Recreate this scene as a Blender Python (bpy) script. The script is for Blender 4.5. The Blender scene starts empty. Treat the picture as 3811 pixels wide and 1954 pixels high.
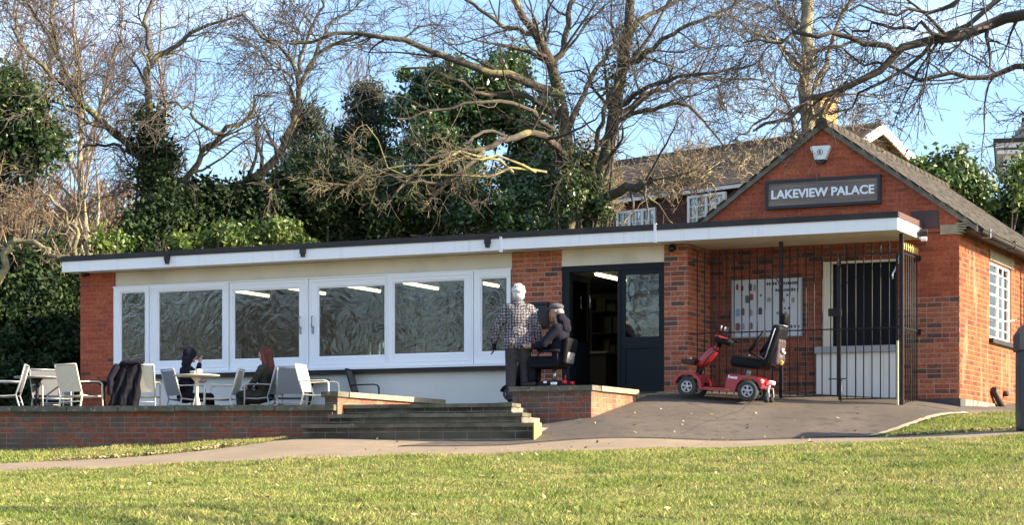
import bpy, bmesh, math, random
import numpy as np
from mathutils import Vector, Matrix, Euler

random.seed(7)
rng = np.random.default_rng(7)
R_ = math.radians
scene = bpy.context.scene
col = scene.collection

# ------------------------------------------------------------------ camera
FPX, HX, HY = 8000.0, 1905.5, 1800.0           # focal length and eye level in photograph pixels
TH = R_(25)
FW = np.array([-math.sin(TH), math.cos(TH)])
RT = np.array([math.cos(TH), math.sin(TH)])
CAM = np.array([7.3726, -31.3185]); CZ = -1.098  # the world origin is the foot of the gabled block's corner
cam_d = bpy.data.cameras.new('camera')
cam = bpy.data.objects.new('camera', cam_d)
col.objects.link(cam)
cam.location = (CAM[0], CAM[1], CZ)
cam.rotation_euler = (R_(90), 0, TH)
cam_d.sensor_width = 36.0
cam_d.lens = FPX / 3811 * 36.0
cam_d.shift_y = (HY - 977) / 3811
cam_d.clip_end = 2000
scene.camera = cam

# ------------------------------------------------------------------ light
SUN_AZ, SUN_EL = 13.0, 26.0                       # degrees from +X towards +Y, and up
sv = Vector((math.cos(R_(SUN_EL)) * math.cos(R_(SUN_AZ)), math.cos(R_(SUN_EL)) * math.sin(R_(SUN_AZ)), math.sin(R_(SUN_EL))))
world = bpy.data.worlds.new('World'); scene.world = world; world.use_nodes = True
wn, wl = world.node_tree.nodes, world.node_tree.links
wn.clear()
sky = wn.new('ShaderNodeTexSky'); sky.sky_type = 'NISHITA'; sky.sun_disc = False
sky.sun_elevation = R_(SUN_EL); sky.sun_rotation = R_(90 - SUN_AZ)
sky.air_density = 1.0; sky.dust_density = 1.8; sky.ozone_density = 4.0
wtc = wn.new('ShaderNodeTexCoord')
wmp = wn.new('ShaderNodeMapping'); wmp.inputs['Scale'].default_value = (1.0, 1.0, 3.2)
wns = wn.new('ShaderNodeTexNoise'); wns.inputs['Scale'].default_value = 2.6; wns.inputs['Detail'].default_value = 7; wns.inputs['Roughness'].default_value = 0.55
wrp = wn.new('ShaderNodeValToRGB'); wrp.color_ramp.elements[0].position = 0.51; wrp.color_ramp.elements[1].position = 0.92
wmx = wn.new('ShaderNodeMixRGB'); wmx.blend_type = 'MIX'; wmx.inputs['Color2'].default_value = (9.5, 9.8, 10.4, 1)
wbg = wn.new('ShaderNodeBackground'); wbg.inputs['Strength'].default_value = 0.115
wout = wn.new('ShaderNodeOutputWorld')
wl.new(wtc.outputs['Generated'], wmp.inputs['Vector']); wl.new(wmp.outputs[0], wns.inputs['Vector'])
wl.new(wns.outputs['Fac'], wrp.inputs[0]); wl.new(wrp.outputs[0], wmx.inputs['Fac'])
wl.new(sky.outputs[0], wmx.inputs['Color1']); wl.new(wmx.outputs[0], wbg.inputs['Color']); wl.new(wbg.outputs[0], wout.inputs[0])
sun_d = bpy.data.lights.new('sun', 'SUN'); sun_d.energy = 5.0; sun_d.angle = R_(0.6); sun_d.color = (1.0, 0.83, 0.60)
sun = bpy.data.objects.new('sun', sun_d); col.objects.link(sun)
sun.rotation_euler = sv.to_track_quat('Z', 'Y').to_euler(); sun.location = (20, 0, 30)
scene.view_settings.view_transform = 'Standard'; scene.view_settings.look = 'None'
scene.view_settings.gamma = 1.0; scene.view_settings.exposure = 1.65
scene.view_settings.use_curve_mapping = False
try:
    scene.cycles.max_bounces = 8; scene.cycles.transparent_max_bounces = 12
except Exception: pass

# ------------------------------------------------------------------ survey: photograph pixel + distance -> world point
def at(px, py, d):
    p = CAM + d * FW + (px - HX) / FPX * d * RT
    return Vector((p[0], p[1], CZ + (HY - py) / FPX * d))
def ud(u, d):
    p = CAM + d * FW + u * RT
    return p
def to_ud(x, y):
    v = np.stack([np.asarray(x) - CAM[0], np.asarray(y) - CAM[1]], -1)
    return v @ RT, v @ FW

# ------------------------------------------------------------------ materials
MATS = {}
def M(name, c, rough=0.75, c2=None, scale=6.0, bump=0.0, bscale=None, metal=0.0, rand=0.0, spec=0.4,
      stretch=None, coat=0.0, emit=None, lo=0.35, hi=0.65, bdist=0.01, trans=0.0, c3=None, s3=1.2, f3=(0.5, 0.65), detail=5):
    if name in MATS: return MATS[name]
    m = bpy.data.materials.new(name); m.use_nodes = True; MATS[name] = m
    n, l = m.node_tree.nodes, m.node_tree.links
    b = n['Principled BSDF']
    b.inputs['Roughness'].default_value = rough; b.inputs['Metallic'].default_value = metal
    b.inputs['Specular IOR Level'].default_value = spec
    if coat: b.inputs['Coat Weight'].default_value = coat; b.inputs['Coat Roughness'].default_value = 0.08
    geo = n.new('ShaderNodeNewGeometry')
    mp = n.new('ShaderNodeMapping')
    if stretch: mp.inputs['Scale'].default_value = stretch
    l.new(geo.outputs['Position'], mp.inputs['Vector'])
    cur = None
    rgb = n.new('ShaderNodeRGB'); rgb.outputs[0].default_value = (*c, 1); cur = rgb.outputs[0]
    if c2:
        ns = n.new('ShaderNodeTexNoise'); ns.inputs['Scale'].default_value = scale; ns.inputs['Detail'].default_value = detail
        l.new(mp.outputs[0], ns.inputs['Vector'])
        mr = n.new('ShaderNodeMapRange'); mr.inputs[1].default_value = lo; mr.inputs[2].default_value = hi
        l.new(ns.outputs['Fac'], mr.inputs[0])
        mx = n.new('ShaderNodeMixRGB'); mx.inputs['Color2'].default_value = (*c2, 1)
        l.new(mr.outputs[0], mx.inputs['Fac']); l.new(cur, mx.inputs['Color1']); cur = mx.outputs[0]
    if c3:
        ns = n.new('ShaderNodeTexNoise'); ns.inputs['Scale'].default_value = s3; ns.inputs['Detail'].default_value = 6
        l.new(geo.outputs['Position'], ns.inputs['Vector'])
        mr = n.new('ShaderNodeMapRange'); mr.inputs[1].default_value = f3[0]; mr.inputs[2].default_value = f3[1]
        l.new(ns.outputs['Fac'], mr.inputs[0])
        mx = n.new('ShaderNodeMixRGB'); mx.inputs['Color2'].default_value = (*c3, 1)
        l.new(mr.outputs[0], mx.inputs['Fac']); l.new(cur, mx.inputs['Color1']); cur = mx.outputs[0]
    if rand:
        r = rnd_node(n, l, geo)
        hv = n.new('ShaderNodeHueSaturation')
        mr = n.new('ShaderNodeMapRange'); mr.inputs[3].default_value = 1 - rand; mr.inputs[4].default_value = 1 + rand
        l.new(r, mr.inputs[0]); l.new(mr.outputs[0], hv.inputs['Value'])
        mr2 = n.new('ShaderNodeMapRange'); mr2.inputs[3].default_value = 0.5 - rand * .05; mr2.inputs[4].default_value = 0.5 + rand * .05
        mm = n.new('ShaderNodeMath'); mm.operation = 'MULTIPLY'; mm.inputs[1].default_value = 7.31; l.new(r, mm.inputs[0])
        fr = n.new('ShaderNodeMath'); fr.operation = 'FRACT'; l.new(mm.outputs[0], fr.inputs[0])
        l.new(fr.outputs[0], mr2.inputs[0]); l.new(mr2.outputs[0], hv.inputs['Hue'])
        l.new(cur, hv.inputs['Color']); cur = hv.outputs[0]
    l.new(cur, b.inputs['Base Color'])
    if emit:
        b.inputs['Emission Color'].default_value = (*c, 1); b.inputs['Emission Strength'].default_value = emit
    if bump:
        nb = n.new('ShaderNodeTexNoise'); nb.inputs['Scale'].default_value = bscale or scale * 4; nb.inputs['Detail'].default_value = 4
        l.new(mp.outputs[0], nb.inputs['Vector'])
        bp = n.new('ShaderNodeBump'); bp.inputs['Strength'].default_value = bump; bp.inputs['Distance'].default_value = bdist
        l.new(nb.outputs['Fac'], bp.inputs['Height']); l.new(bp.outputs[0], b.inputs['Normal'])
    if trans:
        tr = n.new('ShaderNodeBsdfTranslucent'); l.new(cur, tr.inputs['Color'])
        ms = n.new('ShaderNodeMixShader'); ms.inputs[0].default_value = trans
        l.new(b.outputs[0], ms.inputs[1]); l.new(tr.outputs[0], ms.inputs[2])
        l.new(ms.outputs[0], n['Material Output'].inputs[0])
    return m
def rnd_node(n, l, geo):
    oi = n.new('ShaderNodeObjectInfo')
    ad = n.new('ShaderNodeMath'); ad.operation = 'ADD'
    l.new(oi.outputs['Random'], ad.inputs[0]); l.new(geo.outputs['Random Per Island'], ad.inputs[1])
    fr = n.new('ShaderNodeMath'); fr.operation = 'FRACT'; l.new(ad.outputs[0], fr.inputs[0])
    return fr.outputs[0]
def brickmat(name, stops, stain=(0.09, 0.08, 0.065), sf=(0.52, 0.72), ss=1.6, zs=1.0):
    m = bpy.data.materials.new(name); m.use_nodes = True; MATS[name] = m
    n, l = m.node_tree.nodes, m.node_tree.links
    b = n['Principled BSDF']; b.inputs['Roughness'].default_value = 0.9; b.inputs['Specular IOR Level'].default_value = 0.2
    geo = n.new('ShaderNodeNewGeometry')
    r = rnd_node(n, l, geo)
    rp = n.new('ShaderNodeValToRGB'); rp.color_ramp.interpolation = 'CONSTANT' if len(stops) > 4 else 'LINEAR'
    el = rp.color_ramp.elements
    while len(el) < len(stops): el.new(0.5)
    for e, (p, c) in zip(el, stops): e.position = p; e.color = (*c, 1)
    l.new(r, rp.inputs[0])
    ns = n.new('ShaderNodeTexNoise'); ns.inputs['Scale'].default_value = 22; ns.inputs['Detail'].default_value = 5
    l.new(geo.outputs['Position'], ns.inputs['Vector'])
    mr = n.new('ShaderNodeMapRange'); mr.inputs[1].default_value = 0.3; mr.inputs[2].default_value = 0.7; mr.inputs[3].default_value = 0.68; mr.inputs[4].default_value = 1.3
    l.new(ns.outputs['Fac'], mr.inputs[0])
    hv = n.new('ShaderNodeHueSaturation'); l.new(rp.outputs[0], hv.inputs['Color']); l.new(mr.outputs[0], hv.inputs['Value'])
    ns2 = n.new('ShaderNodeTexNoise'); ns2.inputs['Scale'].default_value = ss; ns2.inputs['Detail'].default_value = 7; ns2.inputs['Roughness'].default_value = .62
    mp2 = n.new('ShaderNodeMapping'); mp2.inputs['Scale'].default_value = (1, 1, zs); l.new(geo.outputs['Position'], mp2.inputs['Vector']); l.new(mp2.outputs[0], ns2.inputs['Vector'])
    mr2 = n.new('ShaderNodeMapRange'); mr2.inputs[1].default_value = sf[0]; mr2.inputs[2].default_value = sf[1]; mr2.inputs[4].default_value = 0.85
    l.new(ns2.outputs['Fac'], mr2.inputs[0])
    mx = n.new('ShaderNodeMixRGB'); mx.inputs['Color2'].default_value = (*stain, 1)
    l.new(mr2.outputs[0], mx.inputs['Fac']); l.new(hv.outputs[0], mx.inputs['Color1'])
    l.new(mx.outputs[0], b.inputs['Base Color'])
    bp = n.new('ShaderNodeBump'); bp.inputs['Strength'].default_value = 0.35; bp.inputs['Distance'].default_value = 0.003
    nb = n.new('ShaderNodeTexNoise'); nb.inputs['Scale'].default_value = 60; l.new(geo.outputs['Position'], nb.inputs['Vector'])
    l.new(nb.outputs['Fac'], bp.inputs['Height']); l.new(bp.outputs[0], b.inputs['Normal'])
    return m

# ------------------------------------------------------------------ object helpers
BASE = {}
def tag(o, label=None, cat=None, group=None, kind=None):
    if label: o['label'] = label
    if cat: o['category'] = cat
    if group: o['group'] = group
    if kind: o['kind'] = kind
    return o
def thing(name, label, cat, loc=(0, 0, 0), rz=0.0, group=None):
    o = bpy.data.objects.new(name, None); col.objects.link(o)
    o.empty_display_size = 0.2
    o.location = loc; o.rotation_euler = (0, 0, rz)
    BASE[o] = Vector(loc)
    return tag(o, label, cat, group)
def link(name, me, parent=None, mat=None, loc=None):
    o = bpy.data.objects.new(name, me); col.objects.link(o)
    if mat is not None and not me.materials: me.materials.append(mat)
    if parent is not None:
        o.parent = parent; BASE[o] = BASE.get(parent, Vector((0, 0, 0)))
    else: BASE[o] = Vector((0, 0, 0))
    if loc is not None: o.location = loc
    return o
def copy_tree(o, parent=None):
    c = o.copy(); col.objects.link(c); c.parent = parent
    BASE[c] = BASE.get(o, Vector((0, 0, 0)))
    for ch in list(o.children): copy_tree(ch, c)
    return c
def mesh_np(name, V, Q=None, T=None, mat=None, smooth=False):
    """fast mesh from numpy vertices, quads [n,4] and triangles [m,3]"""
    me = bpy.data.meshes.new(name)
    V = np.ascontiguousarray(V, dtype=np.float32)
    idx, st, tot = [], [], []
    off = 0
    for A in (Q, T):
        if A is None or len(A) == 0: continue
        A = np.asarray(A, dtype=np.int32); k = A.shape[1]
        idx.append(A.ravel()); st.append(off + np.arange(len(A), dtype=np.int32) * k); off += A.size
    idx = np.concatenate(idx); st = np.concatenate(st)
    me.vertices.add(len(V)); me.vertices.foreach_set('co', V.ravel())
    me.loops.add(len(idx)); me.loops.foreach_set('vertex_index', idx)
    me.polygons.add(len(st)); me.polygons.foreach_set('loop_start', st)
    me.polygons.foreach_set('use_smooth', np.full(len(st), bool(smooth)))
    me.update(calc_edges=True)
    if mat is not None: me.materials.append(mat)
    return me

class MB:
    """collects shapes; build() links them as ONE mesh object"""
    def __init__(s): s.v = []; s.f = []; s.sm = []
    def add(s, vs, fs, smooth=False):
        o = len(s.v); s.v += [Vector(v) for v in vs]; s.f += [tuple(i + o for i in f) for f in fs]; s.sm += [smooth] * len(fs)
        return s
    def box(s, a, b, m=None):
        x0, y0, z0 = [min(a[i], b[i]) for i in range(3)]; x1, y1, z1 = [max(a[i], b[i]) for i in range(3)]
        vs = [Vector(p) for p in ((x0, y0, z0), (x1, y0, z0), (x1, y1, z0), (x0, y1, z0), (x0, y0, z1), (x1, y0, z1), (x1, y1, z1), (x0, y1, z1))]
        if m is not None: vs = [m @ v for v in vs]
        return s.add(vs, [(0, 3, 2, 1), (4, 5, 6, 7), (0, 1, 5, 4), (1, 2, 6, 5), (2, 3, 7, 6), (3, 0, 4, 7)])
    def cbox(s, c, size, rot=None, bev=0.0):
        m = Matrix.Translation(Vector(c)) @ (Euler(rot).to_matrix().to_4x4() if rot else Matrix())
        h = Vector(size) / 2
        if not bev: return s.box(-h, h, m)
        bm = bmesh.new(); bmesh.ops.create_cube(bm, size=1.0)
        for v in bm.verts: v.co = Vector((v.co.x * size[0], v.co.y * size[1], v.co.z * size[2]))
        bmesh.ops.bevel(bm, geom=bm.edges[:], offset=bev, segments=2, affect='EDGES', profile=0.6)
        bm.verts.index_update()
        s.add([m @ v.co for v in bm.verts], [tuple(v.index for v in f.verts) for f in bm.faces], True); bm.free()
        return s
    def tube(s, pts, rad, n=8, caps=True, smooth=True, flat=1.0):
        pts = [Vector(p) for p in pts]; k = len(pts)
        rad = [rad] * k if not hasattr(rad, '__len__') else list(rad)
        o = len(s.v); up = None
        for i, p in enumerate(pts):
            t = (pts[min(i + 1, k - 1)] - pts[max(i - 1, 0)]).normalized()
            if up is None: up = Vector((0, 0, 1)) if abs(t.z) < .9 else Vector((1, 0, 0))
            a = t.cross(up)
            if a.length < 1e-5: a = t.orthogonal()
            a.normalize(); b = a.cross(t).normalized(); up = b
            for j in range(n):
                an = 2 * math.pi * (j + .5) / n
                s.v.append(p + a * (math.cos(an) * rad[i]) + b * (math.sin(an) * rad[i] * flat))
        for i in range(k - 1):
            for j in range(n):
                q = (j + 1) % n
                s.f.append((o + i * n + j, o + i * n + q, o + (i + 1) * n + q, o + (i + 1) * n + j)); s.sm.append(smooth)
        if caps:
            s.f.append(tuple(o + j for j in reversed(range(n)))); s.sm.append(False)
            s.f.append(tuple(o + (k - 1) * n + j for j in range(n))); s.sm.append(False)
        return s
    def cyl(s, a, b, r, n=12, r2=None, smooth=True): return s.tube([a, b], [r, r if r2 is None else r2], n, True, smooth)
    def lathe(s, prof, n=20, m=None, smooth=True, caps=True):
        """profile [(r,z)] turned about local z"""
        o = len(s.v); m = m or Matrix()
        for r, z in prof:
            for j in range(n):
                an = 2 * math.pi * j / n
                s.v.append(m @ Vector((r * math.cos(an), r * math.sin(an), z)))
        for i in range(len(prof) - 1):
            for j in range(n):
                q = (j + 1) % n
                s.f.append((o + i * n + j, o + i * n + q, o + (i + 1) * n + q, o + (i + 1) * n + j)); s.sm.append(smooth)
        if caps and prof[0][0] > 1e-4: s.f.append(tuple(o + j for j in reversed(range(n)))); s.sm.append(False)
        if caps and prof[-1][0] > 1e-4: s.f.append(tuple(o + (len(prof) - 1) * n + j for j in range(n))); s.sm.append(False)
        return s
    def ball(s, c, r, n=12, k=8, m=None):
        r = (r, r, r) if not hasattr(r, '__len__') else r
        mm = Matrix.Translation(Vector(c)) @ (m or Matrix()) @ Matrix.Diagonal((*r, 1))
        prof = [(math.sin(math.pi * i / k), -math.cos(math.pi * i / k)) for i in range(k + 1)]
        return s.lathe(prof, n, mm)
    def prism(s, poly, y0, y1, m=None, smooth=False):
        """polygon in x,z extruded from y0 to y1"""
        m = m or Matrix(); n = len(poly); o = len(s.v)
        s.v += [m @ Vector((x, y0, z)) for x, z in poly] + [m @ Vector((x, y1, z)) for x, z in poly]
        s.f.append(tuple(o + i for i in range(n))); s.f.append(tuple(o + n + i for i in reversed(range(n)))); s.sm += [False, False]
        for i in range(n):
            q = (i + 1) % n
            s.f.append((o + q, o + i, o + n + i, o + n + q)); s.sm.append(smooth)
        return s
    def mesh(s, name, mat, base=Vector((0, 0, 0))):
        me = bpy.data.meshes.new(name)
        me.from_pydata([tuple(v - base) for v in s.v], [], s.f)
        me.polygons.foreach_set('use_smooth', s.sm)
        if mat is not None: me.materials.append(mat)
        me.update()
        return me
    def build(s, name, mat, parent=None, world=False):
        b = BASE.get(parent, Vector((0, 0, 0))) if (world and parent is not None) else Vector((0, 0, 0))
        me = s.mesh(name, mat, b)
        bm = bmesh.new(); bm.from_mesh(me); bmesh.ops.recalc_face_normals(bm, faces=bm.faces[:]); bm.to_mesh(me); bm.free()
        return link(name, me, parent)

def struct(name, o): o.name = name; o['kind'] = 'structure'; return o

# pieces: many alike small solids; the first `limit` (nearest) are objects, the rest one joined part
BOXV = np.array([(-.5, -.5, -.5), (.5, -.5, -.5), (.5, .5, -.5), (-.5, .5, -.5), (-.5, -.5, .5), (.5, -.5, .5), (.5, .5, .5), (-.5, .5, .5)])
BOXF = np.array([(0, 3, 2, 1), (4, 5, 6, 7), (0, 1, 5, 4), (1, 2, 6, 5), (2, 3, 7, 6), (3, 0, 4, 7)])
MESHC = {}
def box_mesh(w, d, h, mat, nm):
    key = (nm, round(w, 3), round(d, 3), round(h, 3), mat.name)
    if key not in MESHC: MESHC[key] = mesh_np(nm, BOXV * np.array([w, d, h]), BOXF, None, mat)
    return MESHC[key]
def pieces(parent, lst, name, mat, limit=300, key=None):
    """lst of (Matrix4 world, (w,d,h)) boxes or (Matrix4, Mesh)"""
    base = BASE.get(parent, Vector((0, 0, 0)))
    k = key or (lambda m: (m.translation - cam.location).length)
    lst = sorted(lst, key=lambda t: k(t[0]))
    sh = Matrix.Translation(-base)
    for m, dim in lst[:limit]:
        me = dim if isinstance(dim, bpy.types.Mesh) else box_mesh(*dim, mat, name)
        o = bpy.data.objects.new(name, me); col.objects.link(o); o.parent = parent; o.matrix_local = sh @ m
    rest = lst[limit:]
    if rest:
        V, Q = [], []; off = 0
        for m, dim in rest:
            mm = np.array(sh @ m)
            if isinstance(dim, bpy.types.Mesh):
                v = np.empty(len(dim.vertices) * 3); dim.vertices.foreach_get('co', v); v = v.reshape(-1, 3)
                q = [tuple(p.vertices) for p in dim.polygons]
                q = np.array([f for f in q if len(f) == 4] + [(f[0], f[1], f[2], f[2]) for f in q if len(f) == 3])
            else: v = BOXV * np.array(dim); q = BOXF
            V.append(v @ mm[:3, :3].T + mm[:3, 3]); Q.append(q + off); off += len(v)
        o = link(name + '_courses', mesh_np(name + 's', np.concatenate(V), np.concatenate(Q), None, mat), parent)
        o['kind'] = 'stuff'
def frame(o, u, n):
    """matrix with x along u, y into the wall (-n), z up"""
    u = Vector(u).normalized(); n = Vector(n).normalized(); w = Vector((0, 0, 1))
    m = Matrix((( u.x, -n.x, w.x, o[0]), (u.y, -n.y, w.y, o[1]), (u.z, -n.z, w.z, o[2]), (0, 0, 0, 1)))
    return m
def bricks(parent, fr, u0, u1, v0, v1, mat, holes=(), clip=None, limit=300, bl=0.213, bh=0.063, jt=0.012, key=None, name='brick', proud=0.0028, off0=0.0, vline=None):
    """lay bricks over a rectangle of the wall frame `fr` (x along, z up; face at y=0)"""
    out = []
    rs = random.Random(int(abs(u0 * 31 + v0 * 17 + u1 * 7) * 100) + 3)
    nr = int(math.ceil((v1 - v0) / (bh + jt)))
    for r in range(nr):
        a = v0 + r * (bh + jt); b = min(a + bh, v1)
        if b - a < 0.015: continue
        L, Rr = u0, u1
        if clip:
            L, Rr = clip(a + bh * .35); L = max(L, u0); Rr = min(Rr, u1)
            if Rr - L < 0.03: continue
        iv = [(L, Rr)]
        for (h0, h1, g0, g1) in holes:
            if (a + b) / 2 > g0 and (a + b) / 2 < g1:
                niv = []
                for (p, q) in iv:
                    if h0 > p: niv.append((p, min(q, h0)))
                    if h1 < q: niv.append((max(p, h1), q))
                iv = [t for t in niv if t[1] - t[0] > 0.02]
        for (p, q) in iv:
            x = u0 - (0.5 * (bl + jt) if r % 2 else 0) + off0
            while x < q:
                w = bl if rs.random() > 0.13 else bl / 2 - jt / 2
                s0, s1 = max(x, p), min(x + w, q)
                if s1 - s0 > 0.025:
                    ww = round((s1 - s0) * 100) / 100 if abs(s1 - s0 - bl) > .004 else bl
                    dv = vline((s0 + s1) / 2) if vline else 0
                    pr = proud + rs.uniform(-.0014, .0014)
                    m = fr @ Matrix.Translation(((s0 + s1) / 2, 0.03 - pr, (a + b) / 2 + dv)) @ Matrix.Rotation(rs.uniform(-.006, .006), 4, 'Y')
                    out.append((m, (ww, 0.06, b - a)))
                x += w + jt
    pieces(parent, out, name, mat, limit, key)
# ================================================================== GROUND
ctrl = [(-300, 1772, 27), (0, 1757, 27), (650, 1735, 27), (1300, 1706, 27), (1900, 1690, 27), (2700, 1668, 27), (3300, 1646, 27), (3811, 1622, 27), (4300, 1600, 27),
        (-300, 1742, 28.3), (0, 1729, 28.3), (400, 1712, 28.4), (800, 1677, 28.9), (1060, 1650, 29.2),
        (1900, 1662, 28.3), (2700, 1646, 28.3), (3200, 1632, 28.3), (3811, 1603, 28.3),
        (-300, 1690, 31.7), (0, 1684, 31.4), (500, 1664, 30.8), (900, 1647, 30.2), (1118, 1637, 29.5), (1600, 1632, 29.3), (1985, 1608, 29.2),
        (2000, 1600, 29.6), (2200, 1563, 29.7), (2390, 1496, 31.3),
        (2475, 1462, 32.4), (2700, 1475, 31.9), (2907, 1492, 31.5), (3122, 1500, 31.3), (3345, 1509, 30.9), (3570, 1522, 31.4),
        (3240, 1631, 28.5), (3600, 1546, 30.9), (3811, 1535, 33), (4200, 1530, 34),
        (0, 1954, 15.5), (1900, 1954, 15.8), (3811, 1954, 16.5), (0, 1850, 21), (1900, 1815, 21), (3811, 1790, 21)]
CP = [((px - HX) / FPX * d, d, CZ + (HY - py) / FPX * d) for px, py, d in ctrl]
CP += [(0, 0, -2.55), (-12, 0, -2.6), (12, 0, -2.3), (0, -30, -3.6), (-60, 0, -3.2), (50, 5, -1.2), (-40, 28, -1.3), (30, 27, .2),
       (0, 46, .9), (-12, 46, .3), (12, 46, 1.0), (0, 60, 2.2), (-25, 60, 1.6), (20, 60, 2.6), (0, 110, 5), (-60, 110, 4), (60, 110, 6), (-20, 38, -.3), (25, 38, .6), (-9, 40, -.1)]
CP = np.array(CP)
def tps(r2): return np.where(r2 > 1e-9, r2 * np.log(r2 + 1e-12), 0)
_n = len(CP)
_K = tps(((CP[:, None, :2] - CP[None, :, :2]) ** 2).sum(-1)) + np.eye(_n) * 0.02
_P = np.c_[np.ones(_n), CP[:, :2]]
_A = np.block([[_K, _P], [_P.T, np.zeros((3, 3))]])
_W = np.linalg.solve(_A, np.r_[CP[:, 2], np.zeros(3)])
def gz_ud(u, d):
    q = np.stack([np.asarray(u, float), np.asarray(d, float)], -1); sh = q.shape[:-1]; q = q.reshape(-1, 2)
    z = tps(((q[:, None] - CP[None, :, :2]) ** 2).sum(-1)) @ _W[:_n] + _W[_n] + q @ _W[_n + 1:]
    return z.reshape(sh)
def gz(x, y):
    u, d = to_ud(x, y); return gz_ud(u, d)
def gnd(px, d):
    """world point on the ground below photograph column px at distance d"""
    u = (px - HX) / FPX * d; p = ud(u, d); return Vector((p[0], p[1], float(gz_ud(u, d))))

m_turf = M('turf', (0.085, 0.095, 0.024), 0.95, (0.13, 0.115, 0.045), scale=1.3, bump=0.8, bscale=40, bdist=0.03, c3=(0.10, 0.085, 0.045), s3=5, f3=(.55, .68))
us = np.unique(np.concatenate([np.linspace(-14, 14, 113), -14 - np.geomspace(.5, 380, 26), 14 + np.geomspace(.5, 380, 26)]))
ds = np.unique(np.concatenate([np.linspace(8, 48, 161), 8 - np.geomspace(.5, 160, 22), 48 + np.geomspace(.5, 420, 26)]))
U, D = np.meshgrid(us, ds); 
clampU = np.clip(U, -75, 75); clampD = np.clip(D, -45, 130)
Z = gz_ud(clampU, clampD)
# the ground under the building and the terrace stays below their floors
XY = CAM + D[..., None] * FW + U[..., None] * RT
X, Y = XY[..., 0], XY[..., 1]
inside = (X > -15.2) & (X < -.15) & (Y > -.85) & (Y < 6.5)
Z = np.where(inside, np.minimum(Z, -0.35), Z)
ter = (Y > -6.2) & (Y < -.8) & (X < -4.9) & (X > -30)
Z = np.where(ter & (X < -6), np.minimum(Z, -0.42), Z)
V = np.stack([X, Y, Z], -1).reshape(-1, 3)
nu, nd = len(us), len(ds)
i = np.arange((nd - 1) * (nu - 1)); a = (i // (nu - 1)) * nu + i % (nu - 1)
ground = link('ground', mesh_np('ground', V, np.stack([a, a + 1, a + nu + 1, a + nu], 1), None, m_turf, True))
ground['kind'] = 'structure'

def sheet(name, lo, hi, rows, mat, lift=0.012, sub=8):
    """strip draped over the ground between two polylines of (px, d)"""
    def dens(pl):
        out = []
        for k in range(len(pl) - 1):
            for j in range(sub): 
                t = j / sub; out.append(((1 - t) * pl[k][0] + t * pl[k + 1][0], (1 - t) * pl[k][1] + t * pl[k + 1][1]))
        return out + [pl[-1]]
    lo = [((p - HX) / FPX * d, d) for p, d in lo]; hi = [((p - HX) / FPX * d, d) for p, d in hi]
    lo, hi = np.array(dens(lo)), np.array(dens(hi)); n = len(lo)
    t = np.linspace(0, 1, rows)[:, None, None]
    G = lo[None] * (1 - t) + hi[None] * t
    z = gz_ud(G[..., 0], G[..., 1]) + lift
    P = CAM + G[..., 1:2] * FW + G[..., 0:1] * RT
    V = np.concatenate([P, z[..., None]], -1)
    edge = V[0].copy(); edge[:, 2] -= 0.06
    V = np.concatenate([edge[None], V]).reshape(-1, 3); r = rows + 1
    i = np.arange((r - 1) * (n - 1)); a = (i // (n - 1)) * n + i % (n - 1)
    o = link(name, mesh_np(name, V, np.stack([a, a + 1, a + n + 1, a + n], 1), None, mat, True)); o['kind'] = 'structure'
    return o
m_path = M('worn_concrete', (0.285, 0.218, 0.145), 0.95, (0.225, 0.172, 0.115), scale=1.4, bump=0.6, bscale=90, bdist=0.012, c3=(0.22, 0.175, 0.13), s3=5.0, f3=(.53, .70), detail=9)
m_asph = M('worn_asphalt', (0.090, 0.073, 0.058), 0.95, (0.125, 0.101, 0.080), scale=1.1, bump=0.9, bscale=150, bdist=0.012, c3=(0.062, 0.053, 0.045), s3=6, f3=(.52, .72), detail=10)
sheet('path', [(-700, 27.2), (0, 27), (650, 27), (1300, 27), (1900, 27), (2700, 27), (3300, 27), (3811, 27), (6500, 27)],
      [(-700, 28.3), (0, 28.3), (400, 28.4), (800, 28.9), (1040, 29.6), (2000, 29.75), (2500, 28.5), (3811, 28.3), (6500, 28.3)], 16, m_path, 0.010)
# the asphalt apron climbs from the path to the doors
sheet('apron_pavement', [(1480, 28.35), (1900, 28.3), (2300, 28.3), (2700, 28.3), (3000, 28.35), (3235, 28.5)],
      [(1990, 29.95), (2205, 29.95), (2392, 31.6), (2480, 32.6), (3080, 31.7), (3600, 31.0)], 26, m_asph, 0.022)
sheet('side_pavement', [(2470, 32.2), (3000, 31.2), (3590, 30.9), (3811, 32.4), (4100, 33.6)],
      [(2470, 32.9), (2660, 33.3), (3420, 31.85), (3590, 32.2), (3840, 36.0)], 8, m_asph, 0.026)

# repair patch and crack lines in the asphalt
def ribbon(name, pl, w, mat, lift):
    P = np.array([((p - HX) / FPX * d, d) for p, d in pl]); P = catm(P, 40); t = np.gradient(P, axis=0); nn = np.stack([-t[:, 1], t[:, 0]], 1); nn /= np.linalg.norm(nn, axis=1, keepdims=True)
    ww = w * (.75 + .4 * np.random.default_rng(int(pl[0][0])).random(40))[:, None]
    G = np.stack([P - nn * ww, P + nn * ww], 1).reshape(-1, 2); z = gz_ud(G[:, 0], G[:, 1]) + lift
    V = np.c_[CAM + G[:, 1:2] * FW + G[:, :1] * RT, z]; i = np.arange(39) * 2
    o = link(name, mesh_np(name, V, np.stack([i, i + 1, i + 3, i + 2], 1), None, mat)); o['kind'] = 'structure'
def catm(P, n):
    t = np.linspace(0, len(P) - 1, n); k = np.arange(len(P)); r2 = np.random.default_rng(int(P[0, 0] * 50) % 997 + 1)
    return np.stack([np.interp(t, k, P[:, j]) for j in (0, 1)], 1) + r2.normal(size=(n, 2)) * .006
m_crack = M('asphalt_crack', (.035, .031, .028), .95)
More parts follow.
